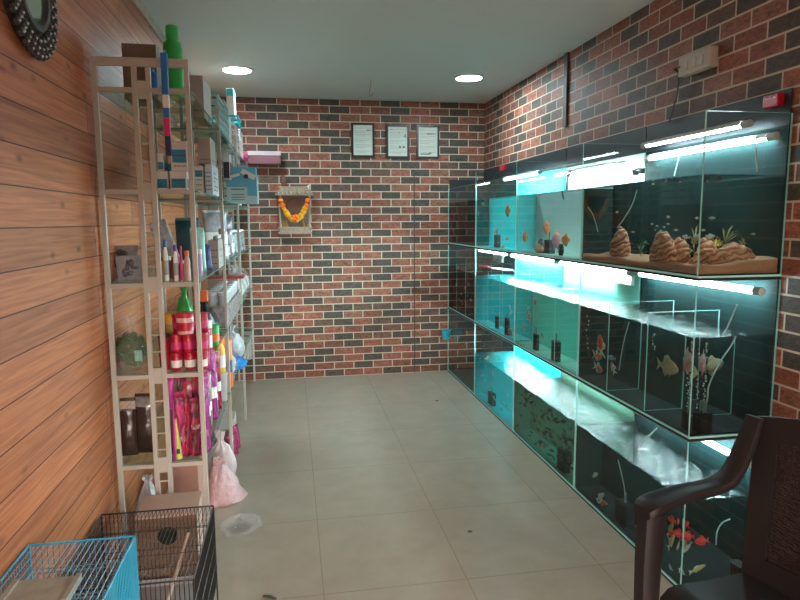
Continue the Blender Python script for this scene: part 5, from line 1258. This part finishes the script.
# local frame: +x forward, -y is the sitter's right hand
def sweep(name, pts, secs, m_, par, cap=True):
    """pts centre line, secs list of (half width vec, half height vec) -> rounded bar"""
    def cr(l):
        l = [V(q) for q in l]; o_ = []
        for i in range(len(l)-1):
            a, b, c, d = l[max(i-1, 0)], l[i], l[i+1], l[min(i+2, len(l)-1)]
            for k in range(4): s = k/4; o_.append(.5*((2*b)+(c-a)*s+(2*a-5*b+4*c-d)*s*s+(3*b-a-3*c+d)*s**3))
        return o_+[l[-1]]
    secs = list(zip(cr([q[0] for q in secs]), cr([q[1] for q in secs]))); pts = cr(pts)
    bm = bmesh.new(); rings = []
    for p, (a, b) in zip(pts, secs):
        p, a, b = V(p), V(a), V(b); r = []
        for k in range(12):
            th = 2*PI*k/12; c_, s_ = math.cos(th), math.sin(th)
            r.append(bm.verts.new(p+a*math.copysign(abs(c_)**.5, c_)+b*math.copysign(abs(s_)**.5, s_)))
        rings.append(r)
    for i in range(len(rings)-1):
        for k in range(12): bm.faces.new((rings[i][k], rings[i][(k+1) % 12], rings[i+1][(k+1) % 12], rings[i+1][k]))
    bm.faces.new(rings[0]); bm.faces.new(rings[-1])
    x = MB(); x.bm.free(); x.bm = bm; return x.build(name, m_, par, True)
m = MB(); bm = m.bm; g = []
for i in range(13):
    r = []
    for j in range(13):
        x = -.21+.45*i/12; y = -.225+.45*j/12; wv = 1-.12*(1-i/12)
        z = .415-.022*math.exp(-((x-.0)/.2)**2-(y/.2)**2)-(.03*max(0, (i-10)/2)**2)
        r.append(bm.verts.new((x, y*wv, z)))
    g.append(r)
for i in range(12):
    for j in range(12): bm.faces.new((g[i][j], g[i+1][j], g[i+1][j+1], g[i][j+1]))
ge = bmesh.ops.extrude_face_region(bm, geom=bm.faces[:])
for v in [e for e in ge['geom'] if isinstance(e, bmesh.types.BMVert)]: v.co.z -= .028
m.build('seat', CH_, t, True)
for s in (-1, 1):
    y = s*.255
    # front leg and arm post
    sweep('front_leg', [(.255, y, 0), (.262, y, .22), (.268, y, .42), (.262, y, .62)], [((.034, 0, 0), (0, .020, 0)), ((.044, 0, 0), (0, .022, 0)), ((.050, 0, 0), (0, .024, 0)), ((.056, 0, 0), (0, .028, 0))], CH_, t)
    sweep('rear_leg', [(-.30, s*.25, 0), (-.255, s*.235, .22), (-.215, s*.225, .42)], [((.022, 0, 0), (0, .018, 0)), ((.026, 0, 0), (0, .02, 0)), ((.03, 0, 0), (0, .022, 0))], CH_, t)
    # arm sweeping up into the back
    sweep('armrest', [(.315, y, .628), (.28, y, .640), (.18, y*1.02, .648), (.05, y*1.02, .655), (-.07, y, .660), (-.155, y*.96, .685), (-.215, y*.925, .765), (-.262, y*.905, .862)],
          [((0, .030, 0), (0, 0, .014)), ((0, .038, 0), (0, 0, .017)), ((0, .036, 0), (0, 0, .016)), ((0, .033, 0), (0, 0, .016)), ((0, .031, 0), (.006, 0, .016)), ((0, .030, 0), (.014, 0, .014)), ((0, .028, 0), (.020, 0, .006)), ((0, .024, 0), (.016, 0, .002))], CH_, t)
def bpos(u, z):   # back surface: u -1..1 across
    k = (z-.40)/.45
    return V((-.19-.085*k-.03*(1-u*u)*.9+.0, u*(.205+.03*k), z+.035*k*(1-u*u)*.9))
m = MB(); bm = m.bm
def backgrid(u0, u1, z0b, z1b, nu, nz_, th, holes=False):
    fr, bk = [], []
    for j in range(nz_+1):
        a, b = [], []
        for i in range(nu+1):
            p = bpos(u0+(u1-u0)*i/nu, z0b+(z1b-z0b)*j/nz_); a.append(bm.verts.new(p)); b.append(bm.verts.new(p-V((th, 0, 0))))
        fr.append(a); bk.append(b)
    for j in range(nz_):
        for i in range(nu):
            if holes and (i % 2 == 1) and (j % 2 == 1): continue
            bm.faces.new((fr[j][i], fr[j][i+1], fr[j+1][i+1], fr[j+1][i])); bm.faces.new((bk[j][i], bk[j+1][i], bk[j+1][i+1], bk[j][i+1]))
    ed = [e for e in bm.edges if len(e.link_faces) == 1]
    return fr, bk
def rim(fr, bk, nu, nz_):
    for j in range(nz_):
        for i in (0, nu): bm.faces.new((fr[j][i], bk[j][i], bk[j+1][i], fr[j+1][i]))
    for i in range(nu):
        for j in (0, nz_): bm.faces.new((fr[j][i], bk[j][i], bk[j][i+1], fr[j][i+1]))
for a in ((-1, -.72, .40, .86, 4, 14), (.72, 1, .40, .86, 4, 14), (-.72, .72, .79, .86, 12, 4), (-.72, .72, .40, .47, 12, 3)):
    f_, b_ = backgrid(*a, .022); rim(f_, b_, a[4], a[5])
m.build('back_frame', CH_, t, True)
m = MB(); bm = m.bm
nu, nv = 20, 22
for j in range(nv):
    for i in range(nu):
        u = -.72+1.44*(i+.5)/nu; z = .47+.32*(j+.5)/nv; p = bpos(u, z)-V((.009, 0, 0))
        hv = (i+j) % 2
        m.box(p, (.006, .0225 if hv else .009, .0075 if hv else .0205), rx=0)
for i in range(nu+1):
    u = -.72+1.44*i/nu; m.tube([bpos(u, .47+.32*k/6)-V((.013, 0, 0)) for k in range(7)], .0026, 5)
for j in range(nv+1):
    z = .47+.32*j/nv; m.tube([bpos(-.72+1.44*k/8, z)-V((.011, 0, 0)) for k in range(9)], .0026, 5)
m.build('woven_panel', mat('dark_woven_plastic', (.018, .010, .009), .3, var=.3, scale=12), t)

# ------------------------------------------------------------------ daylight from the open shop front
w = bpy.data.worlds.new('world'); S.world = w; w.use_nodes = True; t = w.node_tree; t.nodes.clear()
o = N(t, 'ShaderNodeOutputWorld'); b = N(t, 'ShaderNodeBackground', i_Strength=1.0); tc = N(t, 'ShaderNodeTexCoord'); sp = N(t, 'ShaderNodeSeparateXYZ'); L(t, tc.outputs['Generated'], sp.inputs[0])
rp = N(t, 'ShaderNodeValToRGB'); e = rp.color_ramp.elements; e[0].position = .46; e[0].color = (.10, .06, .05, 1); e[1].position = .54; e[1].color = (1.0, .83, .74, 1)
mr = N(t, 'ShaderNodeMapRange'); mr.inputs[1].default_value = -1; mr.inputs[2].default_value = 1; L(t, sp.outputs['Z'], mr.inputs[0]); L(t, mr.outputs[0], rp.inputs[0]); L(t, rp.outputs[0], b.inputs['Color']); L(t, b.outputs[0], o.inputs[0])
b.inputs['Strength'].default_value = WORLD
S.view_settings.view_transform = 'Standard'; S.view_settings.look = 'None'; S.view_settings.gamma = 1; S.view_settings.exposure = EXPO
S.cycles.max_bounces = 12; S.cycles.transparent_max_bounces = 40; S.cycles.transmission_bounces = 10; S.cycles.glossy_bounces = 5; S.cycles.diffuse_bounces = 4
S.cycles.caustics_reflective = False; S.cycles.sample_clamp_indirect = 4.0; S.cycles.use_denoising = True
